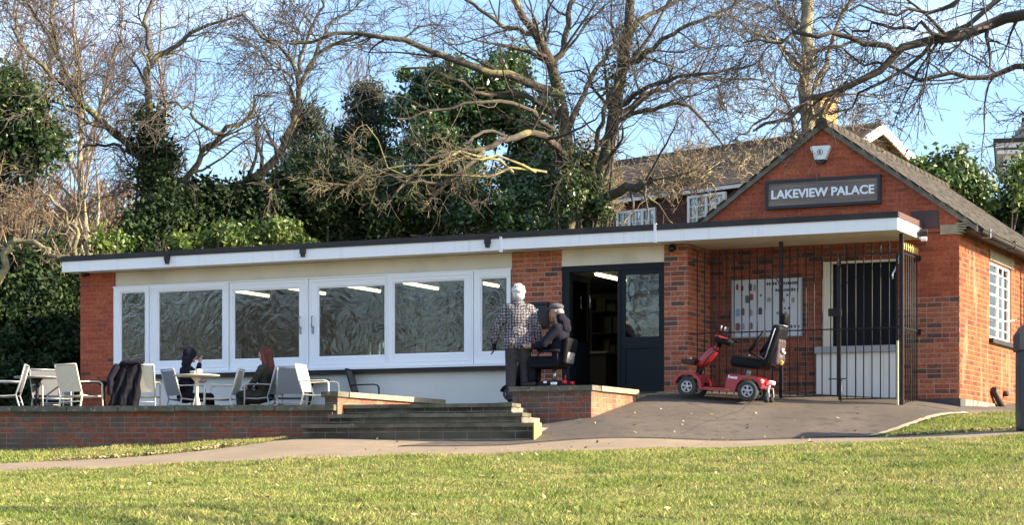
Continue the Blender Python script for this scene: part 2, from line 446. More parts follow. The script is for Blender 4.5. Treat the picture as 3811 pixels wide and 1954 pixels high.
ribbon('pavement_crack', [(2350, 29.6), (2480, 29.9), (2640, 29.6), (2900, 29.9), (3120, 29.75)], .0045, m_crack, .030)
ribbon('pavement_crack', [(2540, 28.6), (2600, 29.3), (2760, 30.4), (2800, 31.2)], .0035, m_crack, .030)
ribbon('pavement_crack', [(1050, 28.7), (1300, 28.4), (1500, 28.2), (1780, 28.1)], .004, m_crack, .018)
ribbon('pavement_joint', [(1500, 28.36), (1900, 28.33), (2300, 28.33), (2700, 28.33), (3235, 28.45)], .022, M('pavement_joint', (.10, .085, .07), .95), .027)
ribbon('edging_strip', [(3232, 28.46), (3330, 29.05), (3430, 29.75), (3520, 30.4), (3600, 30.98)], .05, M('edging_concrete', (.42, .34, .22), .9, (.30, .25, .17), scale=6), .034)
# ================================================================== TERRACE, STEPS, FLANK WALLS
m_mortar = M('mortar', (0.46, 0.36, 0.29), 0.95, (0.36, 0.27, 0.21), scale=9, bump=0.4, bscale=80)
m_mortar_d = M('dark_mortar', (0.27, 0.22, 0.18), 0.95, (0.14, 0.11, 0.088), scale=5, bump=0.4, bscale=80)
m_brick_old = brickmat('old_brick', [(0.0, (0.24, 0.080, 0.050)), (0.25, (0.17, 0.088, 0.064)), (0.5, (0.26, 0.090, 0.055)), (0.72, (0.15, 0.10, 0.078)), (1.0, (0.36, 0.095, 0.055))], stain=(0.085, 0.072, 0.055), sf=(.46, .68), ss=1.1)
m_brick_flank = brickmat('flank_brick', [(0.0, (0.24, 0.085, 0.055)), (0.4, (0.19, 0.085, 0.06)), (0.7, (0.30, 0.115, 0.07)), (1.0, (0.27, 0.16, 0.09))], stain=(0.20, 0.17, 0.09), sf=(.48, .68), ss=2.0)
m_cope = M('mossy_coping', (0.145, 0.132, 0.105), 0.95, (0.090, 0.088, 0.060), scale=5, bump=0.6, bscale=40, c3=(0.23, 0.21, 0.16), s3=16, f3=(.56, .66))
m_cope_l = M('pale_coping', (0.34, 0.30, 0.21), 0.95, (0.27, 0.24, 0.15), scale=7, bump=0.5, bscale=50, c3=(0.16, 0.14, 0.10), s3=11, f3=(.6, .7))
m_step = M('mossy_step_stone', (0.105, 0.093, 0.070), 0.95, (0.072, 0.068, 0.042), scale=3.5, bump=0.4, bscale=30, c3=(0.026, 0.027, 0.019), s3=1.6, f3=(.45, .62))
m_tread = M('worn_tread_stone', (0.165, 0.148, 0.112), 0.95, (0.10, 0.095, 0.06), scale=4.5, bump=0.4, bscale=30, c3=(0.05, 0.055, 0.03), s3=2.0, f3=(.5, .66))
m_flag = M('terrace_flags', (0.22, 0.20, 0.17), 0.9, (0.17, 0.155, 0.13), scale=3, bump=0.3, bscale=60)
m_yell = M('yellow_edge_paint', (0.55, 0.46, 0.12), 0.9, (0.34, 0.29, 0.10), scale=14, bump=0.4)

# terrace retaining wall: line turned 8 degrees from the facade
A0 = at(1236, 1510, 30.0); ta = R_(8.0)
TD = Vector((math.cos(ta), math.sin(ta), 0)); TN = Vector((math.sin(ta), -math.cos(ta), 0))
def tw(s, n=0, z=0): 
    p = A0 + TD * s + TN * n; return Vector((p.x, p.y, z))
LW = 9.5
tl = thing('terrace_wall', 'low red brick retaining wall under the terrace tables, mossy stone coping on top', 'wall', tw(-LW / 2, 0, -.7))
fr = frame((A0.x, A0.y, 0), TD, TN)
rise = lambda s: -0.006 * s          # the coping climbs slightly to the left
ob = MB()
for k in range(10):
    s0, s1 = -LW + k * LW / 10, -LW + (k + 1) * LW / 10
    z = rise((s0 + s1) / 2)
    ob.add([fr @ Vector((s0, 0, -1.2)), fr @ Vector((s1, 0, -1.2)), fr @ Vector((s1, .2, -1.2)), fr @ Vector((s0, .2, -1.2)),
            fr @ Vector((s0, 0, rise(s0) - .085)), fr @ Vector((s1, 0, rise(s1) - .085)), fr @ Vector((s1, .2, rise(s1) - .085)), fr @ Vector((s0, .2, rise(s0) - .085))],
           [(0, 3, 2, 1), (4, 5, 6, 7), (0, 1, 5, 4), (1, 2, 6, 5), (2, 3, 7, 6), (3, 0, 4, 7)])
core = ob.build('wall_core', m_mortar_d, tl, True)
bricks(core, fr, -LW, 0, -0.985, -0.085, m_brick_old, limit=300, vline=rise, key=lambda m: (-m.translation.z + .15 * abs(m.translation.x + 11)))
lst = []
s = 0.06
rs = random.Random(3)
while s > -LW:
    w = rs.choice((.72, .9, .6, .82)); c = s - w / 2
    m = fr @ Matrix.Translation((c, .09, rise(c) - .042 + rs.uniform(-.004, .004))) @ Matrix.Rotation(.006 + rs.uniform(-.006, .006), 4, 'Y')
    lst.append((m, (w - .012, .33, .082))); s -= w
pieces(tl, lst, 'coping_stone', m_cope)

# terrace floor and landing
zt = -0.11
ob = MB()
p = [tw(0, -.1), tw(-LW, -.1), Vector((-24, -.9, 0)), Vector((-9.3, -.98, 0)), tw(.15, -3.3)]
pts = [Vector((q.x, q.y, zt)) for q in (p[0], p[1], p[2], Vector((-8.2, -.98, 0)), tw(.28, -3.55))]
ob.add(pts + [q - Vector((0, 0, .3)) for q in pts], [(0, 1, 2, 3, 4), (9, 8, 7, 6, 5)] + [(i, (i + 1) % 5, 5 + (i + 1) % 5, 5 + i) for i in range(5)])
struct('terrace', ob.build('terrace', m_flag))
ob = MB()
pf = at(2200, 1563, 29.75); cR = Vector((pf.x - 1.18, pf.y + .25, -.012))
G = []
c0, c1 = tw(.1, -.55, -.012), tw(2.75, -.55, -.012)
for i in range(7):
    t = i / 6
    a = c0.lerp(Vector((-8.3, -.99, .10)), t); b = cR.lerp(Vector((-3.9, -.99, .285)), t)
    # hold the landing low at the steps, then let it climb to the doors
    G += [a.lerp(b, j / 6) for j in range(7)]
fs = [(i * 7 + j, i * 7 + j + 1, i * 7 + j + 8, i * 7 + j + 7) for i in range(6) for j in range(6)]
ob.add(G, fs, True)
ld = ob.build('landing_pavement', m_asph); ld['kind'] = 'structure'
md = ld.modifiers.new('t', 'SOLIDIFY'); md.thickness = 0.12; md.offset = -1

# three steps
st = thing('steps', 'three worn mossy stone steps climbing from the path to the landing', 'steps', tw(1.5, .4, -.5))
def slab(parent, s0, s1, n0, n1, z0, z1, mat, name):
    b = MB(); b.box((s0, n0, z0), (s1, n1, z1), fr @ Matrix.Translation((0, 0, 0)))
    return b.build(name, mat, parent, True)
# frame y runs into the bank, so negative = towards the camera
specs = [(-.22, 3.10, -.62, -.75, -.292), (.02, 2.84, -.22, -.60, -.142), (.10, 2.58, .16, -.60, .004)]
for (s0, s1, n, z0, z1) in specs:
    r = MB(); r.box((s0 + .02, n + .03, z0), (s1 - .02, n + .9, z1 - .052), fr)
    riser = r.build('riser', m_mortar_d, st, True)
    bricks(riser, frame(fr @ Vector((0, n + .03, 0)), TD, TN), s0 + .02, s1 - .02, z1 - .052 - .155, z1 - .055, m_step, bl=.33, bh=.092, jt=.010, limit=60, name='stone', proud=.003)
    x = s0
    k = 0
    while x < s1 - .05:
        w = min(random.choice((.62, .75, .9)), s1 - x)
        if s1 - x - w < .25: w = s1 - x
        t = MB(); t.cbox((x + w / 2, n + .21, z1 - .026 + random.uniform(-.002, .002)), (w - .006, .42, .052), (0, random.uniform(-.003, .003), 0))
        for q in range(len(t.v)): t.v[q] = fr @ t.v[q]
        t.build('tread', m_tread, st, True); x += w
ye = MB(); ye.box((3.104, -.62, -.66), (3.125, -.28, -.288), fr); ye.build('painted_edge', m_yell, st, True)

# flank walls
def flank(name, label, p0, front_w, depth, ztop, zbot, side_mat, fw_mat, cmat, cap_mat_side):
    """p0 front right corner on the ground plan; runs back along +Y for depth, front face runs left for front_w"""
    t = thing(name, label, 'wall', (p0.x - front_w / 2, p0.y, zbot))
    c = MB(); c.box((p0.x - front_w, p0.y, zbot - .2), (p0.x, p0.y + .23, ztop - .075)); 
    c.box((p0.x - .23, p0.y + .23, zbot - .2), (p0.x, p0.y + depth, ztop - .075))
    cw = c.build('wall_core', m_mortar_d, t, True)
    bricks(cw, frame((p0.x, p0.y, 0), (1, 0, 0), (0, -1, 0)), -front_w, 0, ztop - .075 - .075 * 13, ztop - .078, fw_mat, limit=150)
    bricks(cw, frame((p0.x, p0.y, 0), (0, 1, 0), (1, 0, 0)), 0, depth, ztop - .075 - .075 * 13, ztop - .078, side_mat, limit=200)
    x = p0.x - front_w - .04
    lst = []
    n = max(1, round(front_w / .62)); w = (front_w + .08) / n
    for k in range(n): lst.append((Matrix.Translation((x + w * (k + .5), p0.y + .105, ztop - .036)), (w - .008, .31, .072)))
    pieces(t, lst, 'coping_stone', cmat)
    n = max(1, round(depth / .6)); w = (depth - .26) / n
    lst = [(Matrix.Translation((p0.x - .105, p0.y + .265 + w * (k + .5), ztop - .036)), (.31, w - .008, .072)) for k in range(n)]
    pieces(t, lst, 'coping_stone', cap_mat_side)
    return t
pf = at(2200, 1563, 29.75)
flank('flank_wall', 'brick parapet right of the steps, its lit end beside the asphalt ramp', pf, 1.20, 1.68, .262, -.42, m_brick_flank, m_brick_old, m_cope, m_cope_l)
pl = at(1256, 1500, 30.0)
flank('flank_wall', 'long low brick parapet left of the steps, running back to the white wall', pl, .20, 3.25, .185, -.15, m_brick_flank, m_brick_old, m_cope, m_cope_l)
# ================================================================== CAFE HALL (flat roof)
m_brick_mix = brickmat('mixed_brick', [(0.0, (0.38, 0.110, 0.056)), (0.2, (0.43, 0.132, 0.064)), (0.4, (0.33, 0.092, 0.050)), (0.56, (0.20, 0.075, 0.05)), (0.68, (0.38, 0.115, 0.058)), (0.86, (0.125, 0.064, 0.05)), (0.94, (0.28, 0.09, 0.055))], stain=(.25, .095, .058), sf=(.55, .8))
m_brick_red = brickmat('red_brick', [(0.0, (0.36, 0.088, 0.043)), (0.3, (0.42, 0.110, 0.052)), (0.55, (0.33, 0.080, 0.041)), (0.75, (0.39, 0.098, 0.048)), (0.93, (0.25, 0.075, 0.043)), (0.975, (0.14, 0.062, 0.04))], stain=(.26, .075, .042), sf=(.5, .8))
m_mort_red = M('red_mortar', (0.42, 0.16, 0.095), 0.95, (0.33, 0.10, 0.058), scale=5)
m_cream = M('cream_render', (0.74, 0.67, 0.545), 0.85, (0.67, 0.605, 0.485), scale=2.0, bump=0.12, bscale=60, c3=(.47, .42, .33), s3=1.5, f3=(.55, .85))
m_white = M('white_upvc', (0.87, 0.87, 0.88), 0.35, spec=0.5)
m_fascia = M('white_fascia_board', (0.88, 0.88, 0.88), 0.5, (0.66, 0.645, 0.60), scale=4, stretch=(3.5, 3.5, .2), lo=.55, hi=1.05)
m_black = M('black_trim', (0.020, 0.017, 0.017), 0.6, (0.035, 0.028, 0.026), scale=3)
m_felt = M('roof_felt', (0.045, 0.042, 0.040), 0.9, (0.07, 0.06, 0.05), scale=3)
m_dkgreen = M('dark_door_paint', (0.006, 0.010, 0.014), 0.55, spec=.25)
m_inner = M('interior_wall', (0.085, 0.088, 0.09), 0.9)
m_innerd = M('interior_dark', (0.026, 0.026, 0.027), 0.8, (0.04, 0.037, 0.034), scale=2)
m_floor = M('interior_floor', (0.05, 0.045, 0.04), 0.6)
m_grey = M('grey_metal', (0.30, 0.31, 0.32), 0.45, metal=0.6)
m_chrome = M('chrome', (0.7, 0.7, 0.72), 0.2, metal=1.0)

def glassmat(name, refl, bump, scale, tint=(0.75, 0.82, 0.82), warp=4.0):
    m = bpy.data.materials.new(name); m.use_nodes = True; MATS[name] = m
    n, l = m.node_tree.nodes, m.node_tree.links
    n.remove(n['Principled BSDF'])
    tr = n.new('ShaderNodeBsdfTransparent'); tr.inputs[0].default_value = (*tint, 1)
    gl = n.new('ShaderNodeBsdfGlossy'); gl.inputs['Roughness'].default_value = 0.02; gl.inputs[0].default_value = (.95, .90, .86, 1)
    fr = n.new('ShaderNodeFresnel'); fr.inputs[0].default_value = 1.5
    mr = n.new('ShaderNodeMapRange'); mr.inputs[1].default_value = 0.0; mr.inputs[2].default_value = 1.0; mr.inputs[3].default_value = refl; mr.inputs[4].default_value = 1.0
    l.new(fr.outputs[0], mr.inputs[0])
    mx = n.new('ShaderNodeMixShader'); l.new(mr.outputs[0], mx.inputs[0]); l.new(tr.outputs[0], mx.inputs[1]); l.new(gl.outputs[0], mx.inputs[2])
    geo = n.new('ShaderNodeNewGeometry')
    oi = n.new('ShaderNodeObjectInfo')
    va = n.new('ShaderNodeVectorMath'); va.operation = 'SCALE'; va.inputs['Scale'].default_value = 1.0
    ad = n.new('ShaderNodeVectorMath'); ad.operation = 'ADD'
    l.new(geo.outputs['Position'], ad.inputs[0]); l.new(oi.outputs['Random'], ad.inputs[1])
    nz = n.new('ShaderNodeTexNoise'); nz.inputs['Scale'].default_value = scale; nz.inputs['Detail'].default_value = 1.6; nz.inputs['Distortion'].default_value = warp
    l.new(ad.outputs[0], nz.inputs['Vector'])
    bp = n.new('ShaderNodeBump'); bp.inputs['Strength'].default_value = 1.0; bp.inputs['Distance'].default_value = bump
    l.new(nz.outputs['Fac'], bp.inputs['Height']); l.new(bp.outputs[0], gl.inputs['Normal'])
    l.new(mx.outputs[0], n['Material Output'].inputs[0])
    return m
m_glass = glassmat('window_glass', 0.045, 0.0034, 2.2, tint=(.66, .67, .66), warp=3.4)
m_glass_d = glassmat('door_glass', 0.07, 0.003, 1.2, warp=2.0)

def xof(px, Y=-1.0):
    """world x of photograph column px on the plane y = Y"""
    D = FW + (px - HX) / FPX * RT; t = (Y - CAM[1]) / D[1]
    return float(CAM[0] + t * D[0])

hall = thing('cafe_hall', 'long single-storey cafe with flat roof, white window band and cream render', 'building', (-9.4, -1, 0))
FY = -1.0
def wall_part(name, mat, *boxes, parent=hall):
    b = MB()
    for bx in boxes: b.box(*bx)
    return b.build(name, mat, parent, True)
# piers
ff = lambda x, y: frame((x, y, 0), (1, 0, 0), (0, -1, 0))
pierL = wall_part('brick_pier', m_mort_red, ((-14.94, FY, -.5), (-14.235, -.55, 2.5)))
bricks(pierL, ff(0, FY), -14.94, -14.235, -.30, 2.49, m_brick_red)
pierM = wall_part('brick_pier', m_mortar, ((-6.765, FY, -.3), (-5.925, -.6, 2.5)))
bricks(pierM, ff(0, FY), -6.765, -5.925, -.225, 2.49, m_brick_mix)
pierR = wall_part('brick_pier', m_mortar, ((-4.235, FY, -.1), (-3.86, -.012, 2.5)))
bricks(pierR, ff(0, FY), -4.235, -3.86, 0, 2.49, m_brick_mix)
bricks(pierR, frame((-3.86, 0, 0), (0, 1, 0), (1, 0, 0)), -1.0, -.014, 0, 2.49, m_brick_mix)
# rendered panels
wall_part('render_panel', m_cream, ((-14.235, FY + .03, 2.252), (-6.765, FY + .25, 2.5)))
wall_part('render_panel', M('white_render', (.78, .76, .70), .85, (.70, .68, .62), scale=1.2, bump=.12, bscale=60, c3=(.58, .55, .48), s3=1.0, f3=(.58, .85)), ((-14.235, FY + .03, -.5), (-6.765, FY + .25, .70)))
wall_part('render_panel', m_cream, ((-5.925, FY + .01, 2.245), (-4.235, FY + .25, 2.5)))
wall_part('window_ledge', m_black, ((-14.235, FY - .07, .665), (-6.78, FY + .10, .735)))
wall_part('window_sill', m_white, ((-14.26, FY - .10, .735), (-6.77, FY + .12, .775)))
wall_part('window_head_trim', m_white, ((-14.26, FY - .015, 2.235), (-6.77, FY + .02, 2.256)))
# six windows: frame edges and glass edges in photograph columns
wins = [(422, 556, 446, 541, .93, 2.16), (556, 851, 586, 829, .945, 2.15), (851, 1147, 865, 1113, .945, 2.11),
        (1147, 1442, 1179, 1434, .945, 2.10), (1442, 1763, 1462, 1730, .95, 2.125), (1763, 1901, 1787, 1888, .95, 2.13)]
for k, (a, b, ga, gb, g0, g1) in enumerate(wins):
    xa, xb, xga, xgb = xof(a) + .006, xof(b) - .006, xof(ga), xof(gb)
    y0, y1 = FY - .005 + (.02 if k in (2, 3) else 0), FY + .07
    w = MB()
    w.box((xa, y0, .775), (xga, y1, 2.235)); w.box((xgb, y0, .775), (xb, y1, 2.235))
    w.box((xga, y0, .775), (xgb, y1, g0)); w.box((xga, y0, g1), (xgb, y1, 2.235))
    wo = w.build('window', m_white, hall, True)
    s = MB(); e = .022
    for (p, q) in (((xga, g0), (xga + e, g1)), ((xgb - e, g0), (xgb, g1)), ((xga + e, g0), (xgb - e, g0 + e)), ((xga + e, g1 - e), (xgb - e, g1))):
        s.box((p[0], y0 + .022, p[1]), (q[0], y1 - .01, q[1]))
    s.build('sash', m_white, wo, True)
    if k in (1, 2, 3, 4):        # proud outer casement
        s = MB(); e = .018; ox0, ox1, oz0, oz1 = xa + .03, xb - .03, .83, 2.20
        for (p, q) in (((ox0, oz0), (ox0 + e, oz1)), ((ox1 - e, oz0), (ox1, oz1)), ((ox0 + e, oz0), (ox1 - e, oz0 + e)), ((ox0 + e, oz1 - e), (ox1 - e, oz1))):
            s.box((p[0], y0 - .012, p[1]), (q[0], y0, q[1]))
        s.build('casement', m_white, wo, True)
    g = MB(); g.box((xga + .01, y0 + .035, g0 + .01), (xgb - .01, y0 + .041, g1 - .01)); g.build('pane', m_glass, wo, True)
    if k in (2, 3):
        h = MB(); hx = xof(1117 if k == 2 else 1164)
        h.tube([(hx, y0 - .01, 1.62), (hx, y0 - .05, 1.62), (hx, y0 - .05, 1.45), (hx, y0 - .01, 1.45)], .010, 6); h.cbox((hx, y0 - .01, 1.40), (.03, .02, .12))
        h.build('handle', m_grey, wo, True)
# doors
dr = MB()
dr.box((-5.925, FY + .02, .26), (-5.80, FY + .13, 2.245)); dr.box((-4.30, FY + .02, .26), (-4.235, FY + .13, 2.245))
dr.box((-5.80, FY + .02, 2.15), (-4.30, FY + .13, 2.245)); dr.box((-5.005, FY + .02, .28), (-4.955, FY + .12, 2.15))
dr.build('door_frame', m_dkgreen, hall, True)
lf = MB()   # closed right leaf: stiles, rails, lower panel
lf.box((-4.955, FY + .035, .29), (-4.885, FY + .085, 2.15)); lf.box((-4.335, FY + .035, .29), (-4.30, FY + .085, 2.15))
lf.box((-4.885, FY + .035, 2.075), (-4.335, FY + .085, 2.15)); lf.box((-4.885, FY + .035, .95), (-4.335, FY + .085, 1.125)); lf.box((-4.885, FY + .035, .29), (-4.335, FY + .085, .40))
dl = lf.build('door', m_dkgreen, hall, True)
b = MB(); b.box((-4.885, FY + .055, .40), (-4.335, FY + .07, .95)); b.build('panel', m_dkgreen, dl, True)
b = MB(); b.box((-4.885, FY + .055, 1.125), (-4.335, FY + .061, 2.075)); b.build('pane', m_glass_d, dl, True)
lf = MB()   # open left leaf folded back inside
lf.box((-5.86, FY + .12, .29), (-5.82, FY + .20, 2.15)); lf.box((-5.86, FY + .80, .29), (-5.82, FY + .88, 2.15)); lf.box((-5.86, FY + .2, .29), (-5.82, FY + .8, 1.1)); lf.box((-5.86, FY + .2, 2.05), (-5.82, FY + .8, 2.15))
dl2 = lf.build('door', m_dkgreen, hall, True); dl2['label'] = 'dark door leaf standing open inside'
b = MB(); b.box((-5.843, FY + .2, 1.1), (-5.837, FY + .8, 2.05)); b.build('pane', m_glass_d, dl2, True)
b = MB(); b.tube([(-5.81, FY + .74, 1.65), (-5.76, FY + .74, 1.65), (-5.76, FY + .74, 1.85), (-5.81, FY + .74, 1.85)], .012, 6); b.build('handle', m_chrome, dl2, True)
b = MB(); b.box((-5.95, FY - .06, .22), (-4.22, FY + .2, .288)); b.build('threshold', m_step, hall, True)
# inner shell, back wall with a lit window, ceiling
wall_part('inner_floor', m_floor, ((-14.6, FY + .25, .20), (-4.1, 5.8, .27)))
wall_part('ceiling', m_inner, ((-14.8, FY + .26, 2.46), (-3.9, 5.9, 2.497)))
wall_part('side_wall', m_inner, ((-14.92, -.54, -.5), (-14.72, 5.9, 2.5)))
wall_part('party_wall', m_innerd, ((-4.12, .012, -.3), (-3.98, 5.9, 2.5)))
bwx0, bwx1 = -13.15, -12.55
wall_part('back_wall', m_inner, ((-14.9, 5.9, -.3), (bwx0, 6.1, 2.5)), ((bwx1, 5.9, -.3), (-3.9, 6.1, 2.5)), ((bwx0, 5.9, -.3), (bwx1, 6.1, 1.02)), ((bwx0, 5.9, 1.72), (bwx1, 6.1, 2.5)))
b = MB(); 
for t in (0, .5, 1): b.box((bwx0 + t * .57, 5.95, 1.02), (bwx0 + t * .57 + .03, 6.0, 1.72))
for t in (0, .5, 1): b.box((bwx0 + .03, 5.955, 1.02 + t * .67), (bwx1 - .0, 5.995, 1.05 + t * .67))
bw = b.build('window', m_white, hall, True); bw['label'] = 'small rear window with glazing bars'
b = MB(); b.box((bwx0 + .02, 5.97, 1.04), (bwx1 - .02, 5.975, 1.7)); b.build('pane', m_glass_d, bw, True)

# flat roof with felt, soffit, fascia boards and black edge trim
RX0, RX1, RY = -15.03, -.55, -1.40
wall_part('roof_deck', m_felt, ((RX0 + .03, RY + .03, 2.53), (-3.9, 6.2, 2.735)), ((-3.9, RY + .03, 2.53), (RX1 - .03, -.012, 2.735)))
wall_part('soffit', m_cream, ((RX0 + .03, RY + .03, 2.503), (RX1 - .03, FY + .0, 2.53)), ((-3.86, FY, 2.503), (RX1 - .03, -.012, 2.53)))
cuts = [RX0] + [xof(p, RY) for p in (640, 1097, 1866, 2158, 2440)] + [RX1]
for i in range(len(cuts) - 1):
    dz = (.0, .0, .0, .006, .006, .006)[i]
    wall_part('fascia_board', m_fascia, ((cuts[i] + .002, RY, 2.497 + dz), (cuts[i + 1] - .002, RY + .022, 2.676)))
wall_part('fascia_board', m_fascia, ((RX1 - .022, RY + .024, 2.503), (RX1, -.012, 2.676)))
wall_part('fascia_board', m_fascia, ((RX0, RY + .024, 2.503), (RX0 + .022, 6.2, 2.676)))
wall_part('roof_edge_trim', m_black, ((RX0 - .012, RY - .02, 2.676), (-3.9, RY + .06, 2.765)), ((-3.898, RY - .02, 2.676), (RX1 + .012, RY + .06, 2.762)))
wall_part('roof_edge_trim', M('brown_trim', (.10, .055, .045), .7), ((RX1 - .05, RY + .062, 2.677), (RX1 + .012, -.012, 2.763)))
wall_part('roof_edge_trim', m_black, ((RX0 - .012, RY + .062, 2.676), (RX0 + .05, 6.2, 2.765)))
for p in (625, 1130, 1817):
    x = xof(p, RY)
    b = MB(); b.box((x - .045, RY - .055, 2.60), (x + .045, RY - .001, 2.69)); b.prism([(-.035, 2.60), (.035, 2.60), (.028, 2.545), (-.028, 2.545)], RY - .05, RY - .004, Matrix.Translation((x, 0, 0)))
    b.build('rain_outlet', m_black, hall, True)
for p, z0, z1 in ((1866, 2.462, 2.70), (2440, 2.49, 2.775)):
    x = xof(p, RY); b = MB(); b.box((x - .022, RY - .026, z0), (x + .022, RY - .0005, z1)); b.build('joint_strap', m_fascia, hall, True)
# lamps on the hall: one thing each
m_tube = M('lit_tube', (1.0, 0.90, 0.50), 0.5, emit=2.6)
TL = ('lit ceiling tube hidden high behind the second window', 'lit ceiling tube at the left of the third window', 'lit ceiling tube across the top of the fourth window', 'lit ceiling tube across the top of the fifth window', 'lit ceiling tube in the narrow last window', 'lit ceiling tube over the brick pier by the letter box', 'lit ceiling tube over the open doorway', 'lit ceiling tube behind the closed door leaf')
for i, x in enumerate((-13.65, -12.45, -11.3, -10.12, -8.92, -7.72, -6.5, -5.3)):
    t = thing('ceiling_light', TL[i], 'light', (x, 2.4, 2.46), 0, 'ceiling tubes in the cafe')
    b = MB(); b.box((-.05, -.68, -.045), (.05, .68, 0)); b.build('housing', m_white, t)
    b = MB(); b.cyl((0, -.64, -.066), (0, .64, -.066), .028, 8); b.build('tube', m_tube, t)

# ================================================================== GABLED BLOCK
gab = thing('gabled_block', 'red brick gabled block with tiled roof at the right end of the cafe', 'building', (-2.06, 0, 0))
EAVE, APX, AX = 2.76, 4.27, -2.06
GS = (APX - 2.80) / 2.06
g = MB()
poly = [(-4.12, -.3), (-2.0, -.3), (-2.0, .96), (-1.905, .96), (-1.905, 2.23), (-.94, 2.23), (-.94, .96), (-.9, .96), (-.9, -.3), (0, -.3), (0, 2.80), (AX, APX), (-4.12, 2.80)]
g.box((-4.12, 0, -.3), (-2.05, .23, 2.235)); g.box((-.925, 0, -.3), (0, .23, 2.235)); g.box((-2.05, 0.02, -.3), (-.925, .23, .93))
g.prism([(-4.12, 2.235), (0, 2.235), (0, 2.80), (AX, APX), (-4.12, 2.80)], 0, .23)
gw = g.build('gable_wall', m_mort_red, gab, True)
def gclip(v): 
    if v < 2.80: return (-4.12, 0)
    h = (APX - v) / GS - .05; return (AX - h, AX + h)
fg = ff(0, 0)
bricks(gw, fg, -4.12, 0, 2.475, 4.3, m_brick_red, clip=gclip, limit=260)
bricks(gw, fg, -.925, 0, 1.65, 2.475, m_brick_red, limit=60)
b = MB(); b.box((-.925, -.0015, .15), (0, .05, 1.65)); pw = b.build('pier_pointing', M('pale_mortar', (.46, .34, .27), .95, (.36, .25, .19), scale=8), gab, True)
bricks(pw, ff(0, -.0015), -.925, 0, .15, 1.65, m_brick_mix, limit=120)
b = MB(); b.box((-4.1, -.003, .0), (-2.05, .05, 2.47)); b.box((-2.05, -.003, 2.235), (-.93, .05, 2.47))
rw = b.build('recess_wall', m_mortar_d, gab, True)
m_brick_shade = brickmat('shaded_brick', [(0.0, (0.27, 0.075, 0.043)), (0.3, (0.33, 0.092, 0.05)), (0.55, (0.15, 0.056, 0.042)), (0.72, (0.25, 0.072, 0.042)), (0.9, (0.10, 0.048, 0.04))], stain=(.13, .055, .04), sf=(.5, .8))  # darker copy of the mixed brick: canopy shade put into the colours
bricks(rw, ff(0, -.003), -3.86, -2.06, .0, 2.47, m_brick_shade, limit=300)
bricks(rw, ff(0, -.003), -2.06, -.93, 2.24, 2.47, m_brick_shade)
# side wall with a casement window
WY0, WY1, WZ0, WZ1 = 2.0, 3.62, 1.16, 2.37
g = MB(); g.box((-.23, .23, -.3), (0, WY0, 2.72)); g.box((-.23, WY1, -.3), (0, 7.5, 2.72)); g.box((-.23, WY0, -.3), (0, WY1, WZ0)); g.box((-.23, WY0, WZ1), (0, WY1, 2.72))
g.box((-4.12, 7.3, -.3), (-.23, 7.5, 2.7))
sw = g.build('side_wall', M('side_mortar', (.37, .20, .115), .95, (.27, .135, .075), scale=4), gab, True)
m_brick_or = brickmat('orange_brick', [(0.0, (0.235, 0.068, 0.028)), (0.25, (0.285, 0.085, 0.034)), (0.5, (0.17, 0.052, 0.027)), (0.68, (0.26, 0.078, 0.03)), (0.86, (0.115, 0.045, 0.029))], stain=(.38, .23, .13), sf=(.54, .72), ss=3.4, zs=.22)
bricks(sw, frame((0, 0, 0), (0, 1, 0), (1, 0, 0)), 0, 7.5, .15, 2.70, m_brick_or, holes=[(WY0 - .02, WY1 + .02, WZ0 - .08, WZ1), (WY0 - .02, WY1 + .12, WZ1, WZ1 + .15)], limit=300)
b = MB(); b.box((-.1, WY0 - .02, WZ1 + .002), (.02, WY1 + .12, WZ1 + .148)); b.build('lintel', M('stone_lintel', (.27, .23, .16), .95, (.2, .17, .12), scale=8, bump=.4), gab, True)
b = MB(); b.box((-.1, WY0 - .04, WZ0 - .075), (.07, WY1 + .30, WZ0 - .005)); b.build('window_sill', m_black, gab, True)
b = MB(); xf = -.075
b.box((xf, WY0, WZ0), (xf + .04, WY0 + .05, WZ1)); b.box((xf, 2.72, WZ0), (xf + .045, 2.79, WZ1)); b.box((xf, WY1 - .06, WZ0), (xf + .04, WY1, WZ1))
b.box((xf, WY0 + .05, WZ0), (xf + .04, WY1 - .06, WZ0 + .045)); b.box((xf, WY0 + .05, WZ1 - .045), (xf + .04, WY1 - .06, WZ1))
for k in range(1, 7): b.box((xf + .008, WY0 + .05, WZ0 + k * .173), (xf + .03, 2.72, WZ0 + k * .173 + (.03 if k == 4 else .014)))
b.box((xf + .008, 3.18, WZ0 + .045), (xf + .03, 3.2, WZ1 - .045))
for k in range(1, 7): b.box((xf + .008, 2.79, WZ0 + k * .173), (xf + .03, WY1 - .06, WZ0 + k * .173 + .012))
wo = b.build('window', m_white, gab, True); wo['label'] = 'white steel casement window with glazing bars'
b = MB(); b.box((xf + .015, WY0 + .03, WZ0 + .03), (xf + .020, WY1 - .03, WZ1 - .03)); b.build('pane', m_glass_d, wo, True)
b = MB(); b.box((xf - .15, WY0, WZ0), (xf - .12, WY1, WZ1)); b.build('blind', m_innerd, wo, True)
b = MB(); b.box((xf + .03, 2.82, 1.46), (.19, 2.85, 1.485)); b.cbox((.18, 2.835, 1.48), (.05, .04, .03)); b.build('casement_stay', m_white, wo, True)
# casement standing open
b = MB(); mo = Matrix.Translation((-.02, WY1 - .07, 0)) @ Matrix.Rotation(R_(-25), 4, 'Z')
# plinth
b = MB(); b.box((-.60, -.022, -.3), (.024, 0.3, .148)); b.build('plinth', M('dark_plinth', (.055, .056, .058), .9, (.08, .075, .07), scale=5, bump=.3), gab, True)
b = MB(); b.box((-.1, .30, -.3), (.024, 7.5, .148)); b.build('plinth', M('grey_plinth', (.24, .22, .19), .95, (.13, .12, .10), scale=6, bump=.6, bscale=25, c3=(.33, .29, .23), s3=7), gab, True)
